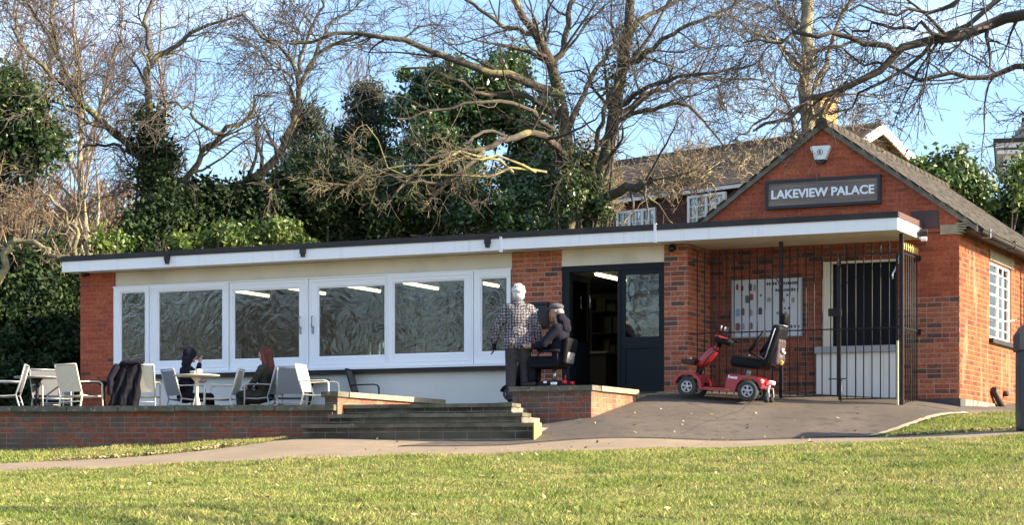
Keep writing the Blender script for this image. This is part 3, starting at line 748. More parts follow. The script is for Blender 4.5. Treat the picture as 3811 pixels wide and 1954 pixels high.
# corbelled kneeler
b = MB(); b.box((-.27, -.05, 2.56), (-.001, .1, 2.70)); 
b.build('kneeler', M('kneeler_render', (.36, .30, .20), .9, (.28, .22, .15), scale=8), gab, True)
for k in range(5):
    b = MB(); b.box((-.04 - .0 * k, -.055, 2.555 + k * .036), (.035 + k * .038, .12, 2.578 + k * .036)); b.build('corbel_tile', m_cope_l, gab, True)

# tiled roof
m_tile = brickmat('roof_tile', [(0, (.05, .043, .036)), (.4, (.07, .057, .045)), (.7, (.045, .041, .036)), (1, (.09, .07, .052))], stain=(.085, .085, .045), sf=(.5, .7), ss=3)
b = MB()
OV = .30
sl = math.atan(GS)
def rp(t, side): return AX + side * t, APX + .05 - GS * t
for side in (-1, 1):
    x0, z0 = rp(0, side); x1, z1 = rp(2.06 + OV, side)
    b.add([(x0, -.05, z0), (x1, -.05, z1), (x1, 7.6, z1), (x0, 7.6, z0), (x0, -.05, z0 - .07), (x1, -.05, z1 - .07), (x1, 7.6, z1 - .07), (x0, 7.6, z0 - .07)],
          [(0, 1, 2, 3), (7, 6, 5, 4), (0, 4, 5, 1), (1, 5, 6, 2), (3, 2, 6, 7)])
roof = b.build('roof', m_felt, gab, True)
SLL = (2.06 + OV) / math.cos(sl)
for side in (-1, 1):
    lst = []; gauge = .105
    nr = int(SLL / gauge)
    ax = Vector((side * math.cos(sl), 0, -math.sin(sl))); up = Vector((side * math.sin(sl), 0, math.cos(sl)))
    for r in range(nr + 1):
        for c in range(int(7.7 / .17) + 1):
            y = -.11 + c * .17 + (.085 if r % 2 else 0)
            if side < 0 and c > 9: continue
            p = Vector((AX, y + .08, APX + .05)) + ax * (r * gauge + .06) + up * (.022 + random.uniform(-.003, .004))
            m = Matrix(((ax.x, 0, up.x, p.x), (ax.y, 1, up.y, p.y), (ax.z, 0, up.z, p.z), (0, 0, 0, 1))) @ Matrix.Rotation(.045 + random.uniform(-.012, .012), 4, 'Y')
            lst.append((m, (.15, .164, .013)))
    pieces(roof, lst, 'tile', m_tile, 300, key=lambda m: m.translation.y)
lst = [(Matrix.Translation((AX, -.1 + .31 * k + .15, APX + .055)), None) for k in range(25)]
rid = MB(); rid.tube([(0, -.15, 0), (0, .15, 0)], [.09, .085], 12); rme = rid.mesh('ridge_tile', m_tile)
pieces(roof, [(m, rme) for m, _ in lst], 'ridge_tile', m_tile)
# verge mortar
m_verge = M('verge_mortar', (.20, .175, .135), .95, (.13, .115, .09), scale=10, bump=.5)
for side in (-1, 1):
    b = MB(); a0, c0 = rp(0.0, side); a1, c1 = rp(2.06 + OV - .02, side)
    b.add([(a0, -.075, c0 + .01), (a1, -.075, c1 + .01), (a1, -.075, c1 - .075), (a0, -.075, c0 - .075), (a0, -.0515, c0 + .01), (a1, -.0515, c1 + .01), (a1, -.0515, c1 - .075), (a0, -.0515, c0 - .075)],
          [(0, 3, 2, 1), (4, 5, 6, 7), (0, 1, 5, 4), (1, 2, 6, 5), (2, 3, 7, 6), (3, 0, 4, 7)])
    b.build('verge', m_verge, gab, True)
# gutter and pipes on the lit side
b = MB(); gx, gz_ = .30, 2.60
b.tube([(gx, .0, gz_ + .0), (gx, 7.5, gz_ - .03)], .055, 10); b.build('gutter', m_black, gab, True)
b = MB(); b.box((.02, .0, 2.60), (.24, 7.5, 2.645)); b.build('soffit_board', m_black, gab, True)
b = MB(); b.box((.245, .02, 2.655), (.262, 7.5, 2.70)); b.build('gutter_highlight', M('highlight_pale', (.55, .50, .42), .8), gab, True)  # pale strip above the gutter: its sunlit highlight put into the colour
for y in (.45, 2.2, 4.0):
    b = MB(); b.cbox((gx, y, gz_ + .0), (.13, .05, .13)); b.build('gutter_bracket', m_grey if y < 1 else m_black, gab, True)
b = MB(); b.tube([(gx, 4.35, 2.56), (gx - .02, 4.35, 2.45), (.085, 4.35, 2.3), (.085, 4.35, .1)], .045, 10); b.build('downpipe', m_black, gab, True)
b = MB(); b.tube([(.05, 2.05, .36), (.09, 2.45, .12), (.10, 2.65, .0)], .05, 8); b.build('waste_pipe', m_black, gab, True)
b = MB(); b.cyl((-.01, 3.0, .33), (.08, 3.0, .33), .045, 10); b.build('vent_pipe', m_black, gab, True)
# serving hatch
b = MB(); b.box((-2.045, -.05, .95), (-1.915, .05, 2.232)); b.box((-1.915, -.05, 2.20), (-.93, .05, 2.232)); b.build('hatch_frame', m_cream, gab, True)
b = MB(); b.box((-1.914, .02, .95), (-.93, .06, 2.198)); b.build('hatch_shutter', M('dark_shutter', (.005, .007, .010), .6, spec=.2), gab, True)
b = MB(); b.box((-2.17, -.12, .86), (-.90, .015, .955)); b.build('counter_edge', M('grey_counter', (.36, .37, .39), .5), gab, True)
for k in range(6):
    x0 = -2.15 + k * .207; b = MB(); b.box((x0, -.06, .06), (x0 + .203, -.001, .858)); b.build('counter_panel', M('white_panel', (.80, .78, .72), .6), gab, True)
b = MB(); b.box((-.72, -.012, 2.66), (-.30, -.004, 2.93)); b.build('wall_plate', M('brown_plate', (.075, .045, .04), .7), gab, True)
b = MB(); b.tube([(-.62, -.016, 2.60), (-.4, -.016, 2.602), (-.1, -.016, 2.595), (.06, -.012, 2.60)], .006, 5); b.build('cable', m_black, gab, True)
# ================================================================== TREES AND SHRUBS
def nrm(v): return v / np.maximum(np.linalg.norm(v, axis=-1, keepdims=True), 1e-9)
def catmull(P, n):
    P = np.asarray(P, float); P = np.vstack([2 * P[0] - P[1], P, 2 * P[-1] - P[-2]])
    t = np.linspace(0, len(P) - 3 - 1e-6, n); i = t.astype(int); f = (t - i)[:, None]
    a, b, c, d = P[i], P[i + 1], P[i + 2], P[i + 3]
    return .5 * (2 * b + (c - a) * f + (2 * a - 5 * b + 4 * c - d) * f ** 2 + (3 * b - a - 3 * c + d) * f ** 3)
def grow(r, pts, rad, n, t0, t1, ln, ang, segs, wig, up, rr, taper=.25, rmin=.004):
    """children of a set of polylines; pts [N,S,3], rad [N,S]"""
    N, S, _ = pts.shape
    par = np.repeat(np.arange(N), n)
    t = (r.random(N * n) * (t1 - t0) + t0) * (S - 1)
    i = np.minimum(t.astype(int), S - 2); f = (t - i)[:, None]
    p0 = pts[par, i] * (1 - f) + pts[par, i + 1] * f
    tg = nrm(pts[par, i + 1] - pts[par, i])
    r0 = (rad[par, i] * (1 - f[:, 0]) + rad[par, i + 1] * f[:, 0]) * rr * (.7 + .5 * r.random(N * n))
    r0 = np.maximum(r0, rmin)
    rv = nrm(r.normal(size=tg.shape)); side = nrm(np.cross(tg, rv))
    a = np.radians(ang[0] + (ang[1] - ang[0]) * r.random(N * n))[:, None]
    dr = nrm(tg * np.cos(a) + side * np.sin(a))
    L = (ln[0] + (ln[1] - ln[0]) * r.random(N * n)) * (1.15 - .5 * t / (S - 1))
    out = np.empty((N * n, segs + 1, 3)); out[:, 0] = p0
    st = (L / segs)[:, None]; p = p0.copy()
    for k in range(segs):
        dr = nrm(dr + r.normal(size=dr.shape) * wig + np.array([0, 0, up]))
        p = p + dr * st; out[:, k + 1] = p
    ra = r0[:, None] * np.linspace(1, taper, segs + 1)[None]
    return out, np.maximum(ra, rmin * .8)
def tubes(sets):
    """sets of (pts, rad, sides) -> V, Q"""
    V, Q = [], []; off = 0
    for pts, rad, k in sets:
        N, S, _ = pts.shape
        tg = nrm(np.gradient(pts, axis=1))
        ref = np.where(np.abs(tg[:, :1, 2:3]) < .8, np.array([0, 0, 1.0]), np.array([1.0, .2, 0]))
        ref = np.broadcast_to(ref, tg.shape)
        a = nrm(np.cross(tg, ref)); b = np.cross(a, tg)
        an = 2 * np.pi * np.arange(k) / k
        v = pts[:, :, None] + rad[:, :, None, None] * (a[:, :, None] * np.cos(an)[None, None, :, None] + b[:, :, None] * np.sin(an)[None, None, :, None])
        V.append(v.reshape(-1, 3))
        idx = np.arange(N * S * k).reshape(N, S, k)
        q = np.stack([idx[:, :-1], np.roll(idx[:, :-1], -1, 2), np.roll(idx[:, 1:], -1, 2), idx[:, 1:]], -1).reshape(-1, 4)
        Q.append(q + off); off += N * S * k
    return np.concatenate(V), np.concatenate(Q)
def limb(pl, r0, r1, S, wob, r):
    P = np.array([at(*p) for p in pl]); P = catmull(P, S)
    w = r.normal(size=P.shape) * wob; w[0] = 0
    return P + w, np.linspace(r0, r1, S)
m_bark = M('bark', (0.115, 0.095, 0.070), .95, (0.075, 0.065, 0.050), scale=4, bump=.6, bscale=18, bdist=.03, c3=(.22, .20, .085), s3=3.5, f3=(.52, .66))
m_bark_g = M('lichen_bark', (0.21, 0.19, 0.11), .95, (0.12, 0.105, 0.07), scale=4, bump=.6, bscale=18, bdist=.03, c3=(.30, .27, .10), s3=3.0, f3=(.45, .6))
m_bark_p = M('pale_bark', (0.27, 0.23, 0.155), .9, (0.13, 0.11, 0.078), scale=3, bump=.4, bscale=18, c3=(.42, .37, .22), s3=5)
m_bark_d = M('dark_bark', (0.045, 0.038, 0.034), .95, (0.075, 0.062, 0.05), scale=5, bump=.5, bscale=18)
m_twig = M('twig', (0.095, 0.078, 0.066), .9, rand=.3)
m_twig_p = M('birch_twig', (0.16, 0.105, 0.100), .9, rand=.3)
m_twig_t = M('tan_twig', (0.25, 0.195, 0.125), .9, rand=.35)
m_twig_g = M('lichen_twig', (0.16, 0.135, 0.075), .9, rand=.35)
m_twig_b = M('brown_twig', (0.19, 0.135, 0.085), .9, rand=.35)
m_bark_o = M('oak_bark', (0.085, 0.072, 0.054), .95, (0.055, 0.048, 0.038), scale=4, bump=.6, bscale=18, bdist=.03, c3=(.20, .18, .075), s3=2.2, f3=(.56, .68))
m_twig_o = M('oak_twig', (0.095, 0.075, 0.060), .9, rand=.3)
m_twig_d = M('dark_twig', (0.055, 0.046, 0.042), .9, rand=.3)

def bare_tree(name, label, limbs, levels, seed, mt=m_bark, mw=m_twig, group=None, S=14, wob=.03, thick=1, sides=9, rmin=.005, cat='tree', names=('trunk', 'crown'), light=()):
    r = np.random.default_rng(seed)
    base = at(*limbs[0][0][0]); base.z = min(base.z, float(gz(base.x, base.y)))
    t = thing(name, label, cat, base, 0, group)
    L = [limb(pl, a, b, S, wob, r) for pl, a, b in limbs]
    pts = np.stack([p for p, _ in L]); rad = np.stack([q for _, q in L])
    sets = [(pts, rad, sides)]; fine = []
    keep = [i for i in range(len(pts)) if i not in light]
    runs = [(keep, 1.0)] + ([(list(light), .55)] if light else [])
    for ids, dens in runs:
      cur = (pts[ids], rad[ids])
      for k, lv in enumerate(levels):
        nx = grow(r, cur[0], cur[1], max(2, int(round(lv['n'] * dens))), lv.get('t0', .2), 1.0, lv['len'], lv.get('ang', (30, 65)), lv.get('segs', 6), lv.get('wig', .16), lv.get('up', .03), lv.get('rr', .5), rmin=rmin)
        (sets if k < thick - 1 else fine).append((nx[0], nx[1], 5 if k == 0 else (4 if k == 1 else 3)))
        cur = nx
    b = np.array(base)
    V, Q = tubes(sets); link(names[0], mesh_np(names[0], V - b, Q, None, mt, True), t)
    V, Q = tubes(fine); link(names[1], mesh_np(names[1], V - b, Q, None, mw, True), t)
    return t

def leafmat(name, c, c2, rand=.45, rough=.42, trans=.22, spec=.5):
    return M(name, c, rough, c2, scale=1.6, rand=rand, trans=trans, spec=spec, lo=.4, hi=.62)
m_lf_dark = leafmat('dark_leaf', (.022, .042, .016), (.040, .070, .024), .55, .55, spec=.2)
m_lf_ivy = leafmat('ivy_leaf', (.045, .078, .025), (.085, .120, .034), .5, .35)
m_lf_holly = leafmat('holly_leaf', (.042, .088, .028), (.085, .145, .040), .5, .28, spec=.7)
m_lf_laurel = leafmat('laurel_leaf', (.10, .165, .032), (.165, .215, .048), .35, .4)
m_lf_laurel2 = leafmat('bright_leaf', (.075, .13, .030), (.12, .17, .042), .4, .4)
m_lf_mid = leafmat('mid_leaf', (.030, .054, .020), (.055, .085, .028), .5, .5, spec=.25)  # mid-dark green, the rear shrubs' own colour
m_lf_conifer = leafmat('conifer_leaf', (.036, .062, .034), (.065, .085, .042), .4, .6)
m_lf_brown = leafmat('brown_leaf', (.15, .105, .055), (.22, .15, .08), .4, .8)

def leaf_cloud(r, blobs, dens, size, clump=.22, aspect=.55, outer=.55, spike=False):
    """blobs of (centre, (rx,ry,rz)); returns V,Q of diamond leaves gathered in clumps"""
    C, Nn = [], []
    for c, rd in blobs:
        c = np.array(c); rd = np.array(rd)
        vol = (rd[0] * rd[2]) * 3.14
        n = int(dens * vol); nc = max(5, int(vol / (clump * clump) * 1.3))
        dv = nrm(r.normal(size=(nc, 3))); rr = (outer + (1 - outer) * r.random((nc, 1))) * (.78 + .34 * r.random((nc, 1)))
        cc = c + dv * rr * rd
        w = r.random(nc) ** 1.5 + .15; pick = r.choice(nc, n, p=w / w.sum())
        p = cc[pick] + r.normal(size=(n, 3)) * clump * .5 * (0.6 + .8 * r.random(nc)[pick, None])
        C.append(p); Nn.append(nrm(dv[pick] * .7 + r.normal(size=(n, 3)) * .75 + np.array([0, -.1, .45])))
    C = np.concatenate(C); Nn = np.concatenate(Nn); n = len(C)
    a = nrm(np.cross(Nn, nrm(r.normal(size=(n, 3))))); b = np.cross(Nn, a)
    s = size * (.55 + .9 * r.random((n, 1)))
    if spike: a = nrm(a + np.array([0, 0, .9])); b = nrm(np.cross(Nn, a))
    V = np.stack([C - a * s, C + b * s * aspect, C + a * s + Nn * s * .25, C - b * s * aspect], 1).reshape(-1, 3)
    Q = np.arange(n * 4).reshape(-1, 4)
    return V, Q
def blob(px, py, d, rpx, rpy, rd=None):
    rx, rz = rpx * d / FPX, rpy * d / FPX
    return (tuple(at(px, py, d)), (rx, rd or max(.5, .8 * rx), rz))
def evergreen(name, label, blobs, dens, size, mat, seed, clump=.3, stems=3, group=None, cat='shrub', outer=.5, spike=False, aspect=.55, stem_mat=None, part='foliage'):
    r = np.random.default_rng(seed)
    B = [blob(*b) for b in blobs]
    c0 = B[0][0]; g0 = float(gz(c0[0], c0[1]))
    low = min(c[2] - rd[2] for c, rd in B); base = Vector((c0[0], c0[1], min(g0, low)))
    t = thing(name, label, cat, base, 0, group)
    bb = np.array(base)
    V, Q = leaf_cloud(r, B, dens * 2.0, size * .68, clump, aspect, outer, spike)
    link(part, mesh_np(part, V - bb, Q, None, mat), t)
    # woody stems reaching into the blobs
    pl, S = [], 8
    for c, rd in B:
        for k in range(stems):
            e = np.array(c) + nrm(r.normal(size=3)) * np.array(rd) * .7
            s0 = bb
            pl.append(catmull([s0, (s0 * .55 + e * .45) + r.normal(size=3) * .2, e], S))
    pts = np.stack(pl); rad = np.tile(np.linspace(.06, .012, S), (len(pl), 1))
    V, Q = tubes([(pts, rad, 5)])
    link('trunk' if cat == 'tree' else 'stem', mesh_np('stem', V - bb, Q, None, stem_mat or m_bark_d, True), t)
    return t

# ---- the big oak with two trunks behind the cafe
LV_OAK = [dict(n=9, len=(1.1, 2.6), ang=(30, 70), segs=8, wig=.17, up=.05, rr=.42, t0=.12), dict(n=6, len=(.55, 1.25), ang=(28, 65), segs=6, wig=.2, up=.03, rr=.5, t0=.15),
          dict(n=6, len=(.25, .65), ang=(25, 60), segs=4, wig=.22, up=.02, rr=.6, t0=.15)]
d = 43
bare_tree('oak_tree', 'great bare two-trunked tree standing over the middle of the cafe roof', [
    ([(2112, 1150, d), (2115, 900, d), (2110, 640, d), (2100, 480, d), (2078, 330, d), (2055, 210, d), (1990, 120, d - .5), (1930, 40, d - .5), (1880, -80, d - 1)], 0.178, 0.056),
    ([(2140, 1150, d + .5), (2200, 790, d + .5), (2240, 640, d + .5), (2270, 520, d + .6), (2290, 380, d + .6), (2320, 230, d + .8), (2335, 90, d + 1), (2350, -90, d + 1)], 0.178, 0.088),
    ([(2062, 250, d), (2105, 140, d + .2), (2130, 0, d + .6), (2150, -120, d + 1)], 0.076, 0.040),
    ([(2120, 470, d), (2160, 370, d + .2), (2215, 270, d + .4), (2290, 170, d + .7), (2400, 60, d + 1)], 0.064, 0.032),
    ([(2195, 700, d + .5), (2215, 560, d + .2), (2245, 430, d - .2), (2300, 300, d - .3)], 0.060, 0.032),
    ([(2325, 250, d + .8), (2420, 185, d + .4), (2560, 95, d), (2740, 10, d)], 0.068, 0.024),
    ([(2295, 400, d + .6), (2420, 310, d), (2600, 275, d - .5), (2810, 240, d - .5)], 0.060, 0.020),
    ([(2280, 460, d + .6), (2400, 408, d + .2), (2530, 385, d), (2600, 430, d), (2690, 545, d - .3)], 0.055, 0.018),
    ([(2285, 440, d + .6), (2450, 335, d + 1), (2650, 290, d + 1.5), (2850, 300, d + 2)], 0.051, 0.016),
    ([(2335, 100, d + 1), (2480, 20, d + 1.5), (2650, -80, d + 2)], 0.060, 0.024),
    ([(2082, 350, d), (1950, 305, d - .6), (1800, 262, d - 1), (1650, 195, d - 1.2), (1450, 140, d - 1.4), (1250, 120, d - 1.2), (1080, 175, d - 1)], 0.102, 0.024),
    ([(2095, 450, d), (1960, 360, d - .3), (1800, 345, d - .8), (1640, 270, d - 1), (1500, 250, d - 1)], 0.068, 0.020),
    ([(2108, 590, d), (2010, 500, d - 1), (1900, 512, d - 1.8), (1800, 558, d - 2.2), (1700, 560, d - 2.4), (1560, 625, d - 2.6), (1440, 780, d - 2.8)], 0.085, 0.018),
    ([(1900, 512, d - 1.8), (1820, 490, d - 2), (1740, 520, d - 2.4), (1690, 600, d - 2.4)], 0.043, 0.016),
    ([(2060, 480, d - .6), (1930, 395, d - 1.4), (1800, 390, d - 2), (1640, 400, d - 2.2), (1480, 450, d - 2.4)], 0.051, 0.016),
    ([(1800, 558, d - 2.2), (1700, 650, d - 2.6), (1580, 680, d - 2.8), (1460, 660, d - 2.8), (1330, 650, d - 2.8)], 0.043, 0.014),
    ([(1985, 125, d - .5), (1880, 100, d - .8), (1760, 20, d - 1), (1660, -60, d - 1)], 0.051, 0.024),
    ([(2210, 780, d + .4), (2300, 705, d - .2), (2380, 690, d - .6), (2420, 670, d - .7)], 0.111, 0.080),
], LV_OAK, 11, m_bark_o, m_twig_o, thick=2, sides=8, rmin=.0055, light=(11, 12, 13, 14, 15, 17))

# ---- leaning tree at the left, ivy round its foot
d = 42
LV_B = [dict(n=9, len=(.9, 2.2), ang=(25, 60), segs=8, wig=.2, up=.02, rr=.45, t0=.15), dict(n=6, len=(.5, 1.1), ang=(25, 55), segs=6, wig=.2, up=-.04, rr=.5, t0=.15), dict(n=5, len=(.3, .7), ang=(20, 50), segs=5, wig=.18, up=-.10, rr=.6, t0=.1)]
bare_tree('leaning_tree', 'bare crooked tree leaning left over the cafe roof, ivy about its foot', [
    ([(555, 1180, d), (562, 900, d), (555, 700, d), (540, 600, d)], .17, .11),
    ([(540, 600, d), (470, 525, d), (385, 470, d - .3), (300, 395, d - .5), (265, 320, d - .6), (190, 275, d - .8), (110, 200, d - 1), (40, 100, d - 1)], .085, .03),
    ([(555, 640, d), (552, 400, d), (545, 285, d), (575, 220, d), (645, 180, d), (760, 90, d - .3), (910, 50, d - .5)], .085, .022),
    ([(560, 235, d), (550, 130, d), (560, 0, d), (610, -70, d)], .05, .03),
    ([(300, 395, d - .5), (235, 260, d), (200, 120, d), (190, -30, d)], .045, .025),
    ([(270, 320, d - .6), (210, 200, d - .3), (140, 60, d), (80, -40, d)], .04, .022),
    ([(560, 690, d), (700, 655, d - .2), (770, 545, d - .4), (830, 500, d - .6), (925, 440, d - .6), (950, 370, d - .6), (1000, 345, d - .7)], .07, .02),
    ([(830, 500, d - .6), (760, 480, d - .8), (700, 400, d - 1), (620, 380, d - 1)], .04, .018),
    ([(540, 580, d), (430, 545, d + .4), (300, 540, d + .6)], .045, .02),
    ([(385, 470, d - .3), (300, 440, d - .8), (200, 350, d - 1.2)], .04, .02),
], LV_B, 12, m_bark, m_twig, thick=2, rmin=.006)

# ---- curved tree behind the roof, left of centre
d = 43.5
bare_tree('curved_tree', 'slender bare tree with a curving trunk rising left of the conifers', [
    ([(760, 1100, d), (800, 760, d), (900, 685, d), (1000, 620, d - .3), (1060, 520, d - .3), (1100, 420, d - .3), (1112, 330, d - .3)], .11, .055),
    ([(1112, 330, d - .3), (1090, 250, d - .5), (1050, 180, d - .5), (960, 120, d - .6), (910, 50, d - .6)], .045, .018),
    ([(1112, 330, d - .3), (1165, 230, d), (1235, 165, d), (1350, 130, d), (1480, 140, d), (1620, 90, d)], .045, .016),
    ([(1112, 330, d - .3), (1120, 200, d - .2), (1180, 60, d), (1200, -50, d)], .04, .02),
    ([(1085, 380, d - .3), (1075, 280, d), (1010, 240, d), (960, 170, d)], .03, .015),
    ([(1130, 290, d), (1210, 120, d + .3), (1330, 20, d + .5), (1400, -60, d + .6)], .035, .015),
], [dict(n=10, len=(.8, 1.9), ang=(25, 60), segs=8, wig=.18, up=.02, rr=.5, t0=.2), dict(n=6, len=(.4, 1.0), ang=(25, 55), segs=6, wig=.2, up=-.03, rr=.5, t0=.15), dict(n=5, len=(.25, .6), ang=(20, 50), segs=4, wig=.18, up=-.06, rr=.6, t0=.1)], 13, m_bark, m_twig, thick=2, rmin=.006)

# ---- tall straight trunk right of the oak
d = 46
bare_tree('tall_tree', 'tall straight pale trunk rising behind the gable peak', [
    ([(3010, 1000, d), (3008, 700, d), (3003, 400, d), (3006, 200, d), (3002, 0, d), (2998, -220, d)], .155, .13),
    ([(3025, 520, d), (3060, 420, d - .5), (3110, 360, d - .8), (3200, 345, d - 1), (3280, 370, d - 1)], .055, .015),
    ([(2985, 540, d), (2950, 480, d - .4), (2930, 380, d - .6), (2850, 290, d - .8)], .05, .015),
    ([(3030, 330, d), (3080, 230, d), (3110, 110, d), (3180, -10, d), (3260, -90, d)], .06, .03),
    ([(2985, 260, d), (2900, 160, d), (2800, 120, d), (2680, 20, d)], .05, .02),
    ([(3000, 180, d), (2930, 80, d + .5), (2880, -40, d + .5)], .045, .02),
    ([(3020, 430, d), (3090, 470, d + .6), (3180, 520, d + 1)], .035, .012),
    ([(2985, 420, d), (2880, 420, d + .4), (2760, 500, d + .6), (2700, 560, d + .6)], .04, .012),
], [dict(n=11, len=(.8, 2.0), ang=(30, 70), segs=8, wig=.2, up=.03, rr=.4, t0=.25), dict(n=6, len=(.4, 1.0), ang=(28, 60), segs=6, wig=.22, up=.0, rr=.5, t0=.15), dict(n=5, len=(.22, .5), ang=(25, 60), segs=4, wig=.22, up=0, rr=.6, t0=.15)], 14, m_bark_p, m_twig, thick=2, rmin=.0065)

# ---- near tree outside the frame on the right: its limbs sweep in over the gable
d = 16
bare_tree('overhanging_tree', 'dark bare limbs sweeping in from the right edge over the gable', [
    ([(6900, 3200, 10.5), (6850, 2000, 10.5), (6750, 700, 10.6), (6600, -600, 10.7), (6500, -1600, 10.8)], .24, .15),
    ([(6750, 700, 10.6), (5200, 60, 13), (4300, 20, 15), (3811, 60, d), (3640, 112, d), (3480, 160, d), (3340, 195, d), (3220, 258, d), (3060, 352, d), (2960, 412, d), (2860, 445, d), (2790, 470, d)], .058, .008),
    ([(3350, 190, d), (3230, 152, d - .2), (3100, 140, d - .3), (2990, 128, d - .4), (2880, 150, d - .4), (2790, 158, d - .4)], .025, .007),
    ([(6750, 900, 10.6), (5200, 300, 13), (4300, 190, 15), (3811, 250, d + .3), (3660, 285, d + .3), (3510, 290, d + .3), (3370, 262, d + .3), (3240, 250, d + .3), (3150, 225, d + .3)], .034, .006),
    ([(6600, -600, 10.7), (4800, -250, 14), (3950, -130, d), (3700, 0, d), (3540, 120, d), (3430, 215, d), (3300, 300, d + .1), (3180, 370, d + .2), (3080, 410, d + .3)], .030, .006),
    ([(6600, -600, 10.7), (4800, -350, 14), (3800, -150, d - .3), (3560, -20, d - .3), (3400, 40, d - .3), (3280, 52, d - .3), (3150, 20, d - .3)], .026, .006),
    ([(3510, 160, d), (3390, 100, d), (3270, 90, d), (3180, 110, d), (3080, 90, d)], .016, .006),
    ([(3811, 250, d + .3), (3860, 330, d), (3840, 430, d), (3811, 420, d)], .015, .006),
], [dict(n=12, len=(.35, .95), ang=(25, 60), segs=8, wig=.13, up=-.02, rr=.42, t0=.25), dict(n=6, len=(.16, .45), ang=(25, 60), segs=6, wig=.16, up=.0, rr=.5, t0=.2), dict(n=4, len=(.06, .17), ang=(25, 55), segs=4, wig=.18, up=.04, rr=.6, t0=.2)], 15, m_bark_d, m_twig_d, thick=2, rmin=.0026)

# ---- birches crowding the left background (one mesh, copied)
def birch_mesh(seed, h):
    r = np.random.default_rng(seed); S = 16
    z = np.linspace(0, h, S)
    tr = np.stack([np.cumsum(r.normal(size=S) * .06), np.cumsum(r.normal(size=S) * .06), z], 1); tr[0, :2] = 0
    pts = tr[None]; rad = np.linspace(.13, .02, S)[None]
    l1 = grow(r, pts, rad, 26, .18, 1, (1.4, 3.2), (22, 50), 8, .10, .10, .5, rmin=.01)
    l2 = grow(r, l1[0], l1[1], 6, .15, 1, (.6, 1.4), (22, 50), 6, .14, .05, .5, rmin=.008)
    l3 = grow(r, l2[0], l2[1], 5, .1, 1, (.35, .8), (20, 45), 4, .14, -.02, .6, rmin=.007)
    a = tubes([(pts, rad, 8), (l1[0], l1[1], 4)]); b = tubes([(l2[0], l2[1], 3), (l3[0], l3[1], 3)])
    return mesh_np('trunk', a[0], a[1], None, m_bark_p, True), mesh_np('crown', b[0], b[1], None, m_twig_p, True)
BM = [birch_mesh(21, 11.0), birch_mesh(22, 9.5)]
for k, (px, d, v, s, lean, lab) in enumerate([(20, 55, 0, 1.0, .16, 'pale birch leaning right at the far left edge, behind the ivy tree'), (215, 58, 1, 1.05, .22, 'birch with lit trunk leaning right, left of the crooked tree'), (330, 54, 0, .98, -.06, 'upright birch seen behind the crooked tree\'s left limb'),
        (620, 57, 0, .92, -.04, 'birch right of the ivy-clad trunk, open sky to its right'), (130, 63, 0, 1.15, -.08, 'tallest birch of the far left, reddish twigs at its top'),
        (1290, 64, 1, .85, .03, 'thin birch behind the pair of conifers'), (2550, 75, 1, .8, .0, 'far birch behind the ridge of the brown roof')]):
    g = gnd(px, d); t = thing('birch_tree', lab, 'tree', g, k * 1.3, 'bare birches in the background')
    t.rotation_euler = (0, lean, 0) if k % 2 else (lean * .4, lean, .2); t.scale = (s, s, s)
    link('trunk', BM[v][0], t); link('crown', BM[v][1], t)

# ---- brown twiggy thickets
def thicket(name, label, pls, levels, seed, mw, mt=m_twig_t, rmin=.006, S=10, cat='shrub', group=None):
    t = bare_tree(name, label, pls, levels, seed, mt, mw, group, S, .06, 1, 5, rmin, cat, ('stems', 'twigs'))
    for c in t.children: c['kind'] = 'stuff'
    return t
r_ = random.Random(5)
pls = []
for k in range(8):
    x0 = r_.uniform(-120, 380); tp = (x0 + r_.uniform(-160, 120), r_.uniform(620, 830))
    d = r_.uniform(39.5, 42); pls.append(([(x0, 1050, d), ((x0 + tp[0]) / 2 + r_.uniform(-60, 60), (900 + tp[1]) / 2, d), (tp[0], tp[1], d + r_.uniform(-1, 1))], .022, .008))
thicket('brown_thicket', 'brown bare thicket above the roof\'s left end, under the ivy tree', pls, [dict(n=9, len=(.5, 1.2), ang=(20, 60), segs=6, wig=.25, up=.0, rr=.6), dict(n=7, len=(.25, .6), ang=(25, 65), segs=4, wig=.3, rr=.6), dict(n=4, len=(.12, .3), segs=3, wig=.3, rr=.7)], 31, m_twig_b)
bare_tree('crooked_branch', 'thick crooked lichen-covered branch arching beside the roof\'s left end', [
    ([(-60, 1150, 38.5), (10, 990, 38.5), (25, 930, 38.5), (50, 903, 38.5), (120, 900, 38.4), (155, 925, 38.3), (185, 950, 38.2), (220, 955, 38.1)], .075, .04),
    ([(150, 905, 38.4), (175, 885, 38.4), (220, 865, 38.3), (240, 820, 38.2)], .03, .015),
    ([(185, 945, 38.2), (215, 965, 38.1), (222, 995, 38.1)], .025, .012),
    ([(280, 950, 39.5), (285, 870, 39.5), (250, 820, 39.5), (190, 740, 39.5), (100, 735, 39.6), (-10, 740, 39.6)], .045, .02),
], [dict(n=6, len=(.3, .7), segs=6, wig=.25, rr=.4), dict(n=5, len=(.15, .4), segs=4, wig=.25, rr=.6)], 32, m_bark_g, m_twig_t, cat='tree', thick=1)
pls = []
for k in range(14):
    x0 = r_.uniform(2400, 2950); y0 = 765 - (x0 - 2290) * .15
    tp = (x0 + r_.uniform(-120, 120), r_.uniform(590, 690) - (x0 - 2290) * .15); d = r_.uniform(54.5, 56.0)
    pls.append(([(x0, y0, d), ((x0 + tp[0]) / 2 + r_.uniform(-70, 70), (y0 + tp[1]) / 2, d), (tp[0], tp[1], d + .5)], .03, .012))
thicket('bare_creeper', 'tan leafless creeper sprawling over the roof and wall of the house behind', pls, [dict(n=8, len=(.5, 1.2), ang=(30, 90), segs=8, wig=.42, up=.02, rr=.6), dict(n=4, len=(.3, .7), ang=(30, 80), segs=6, wig=.4, rr=.7), dict(n=2, len=(.15, .4), segs=4, wig=.4, rr=.8)], 33, m_twig_t, rmin=.009)
pls = []
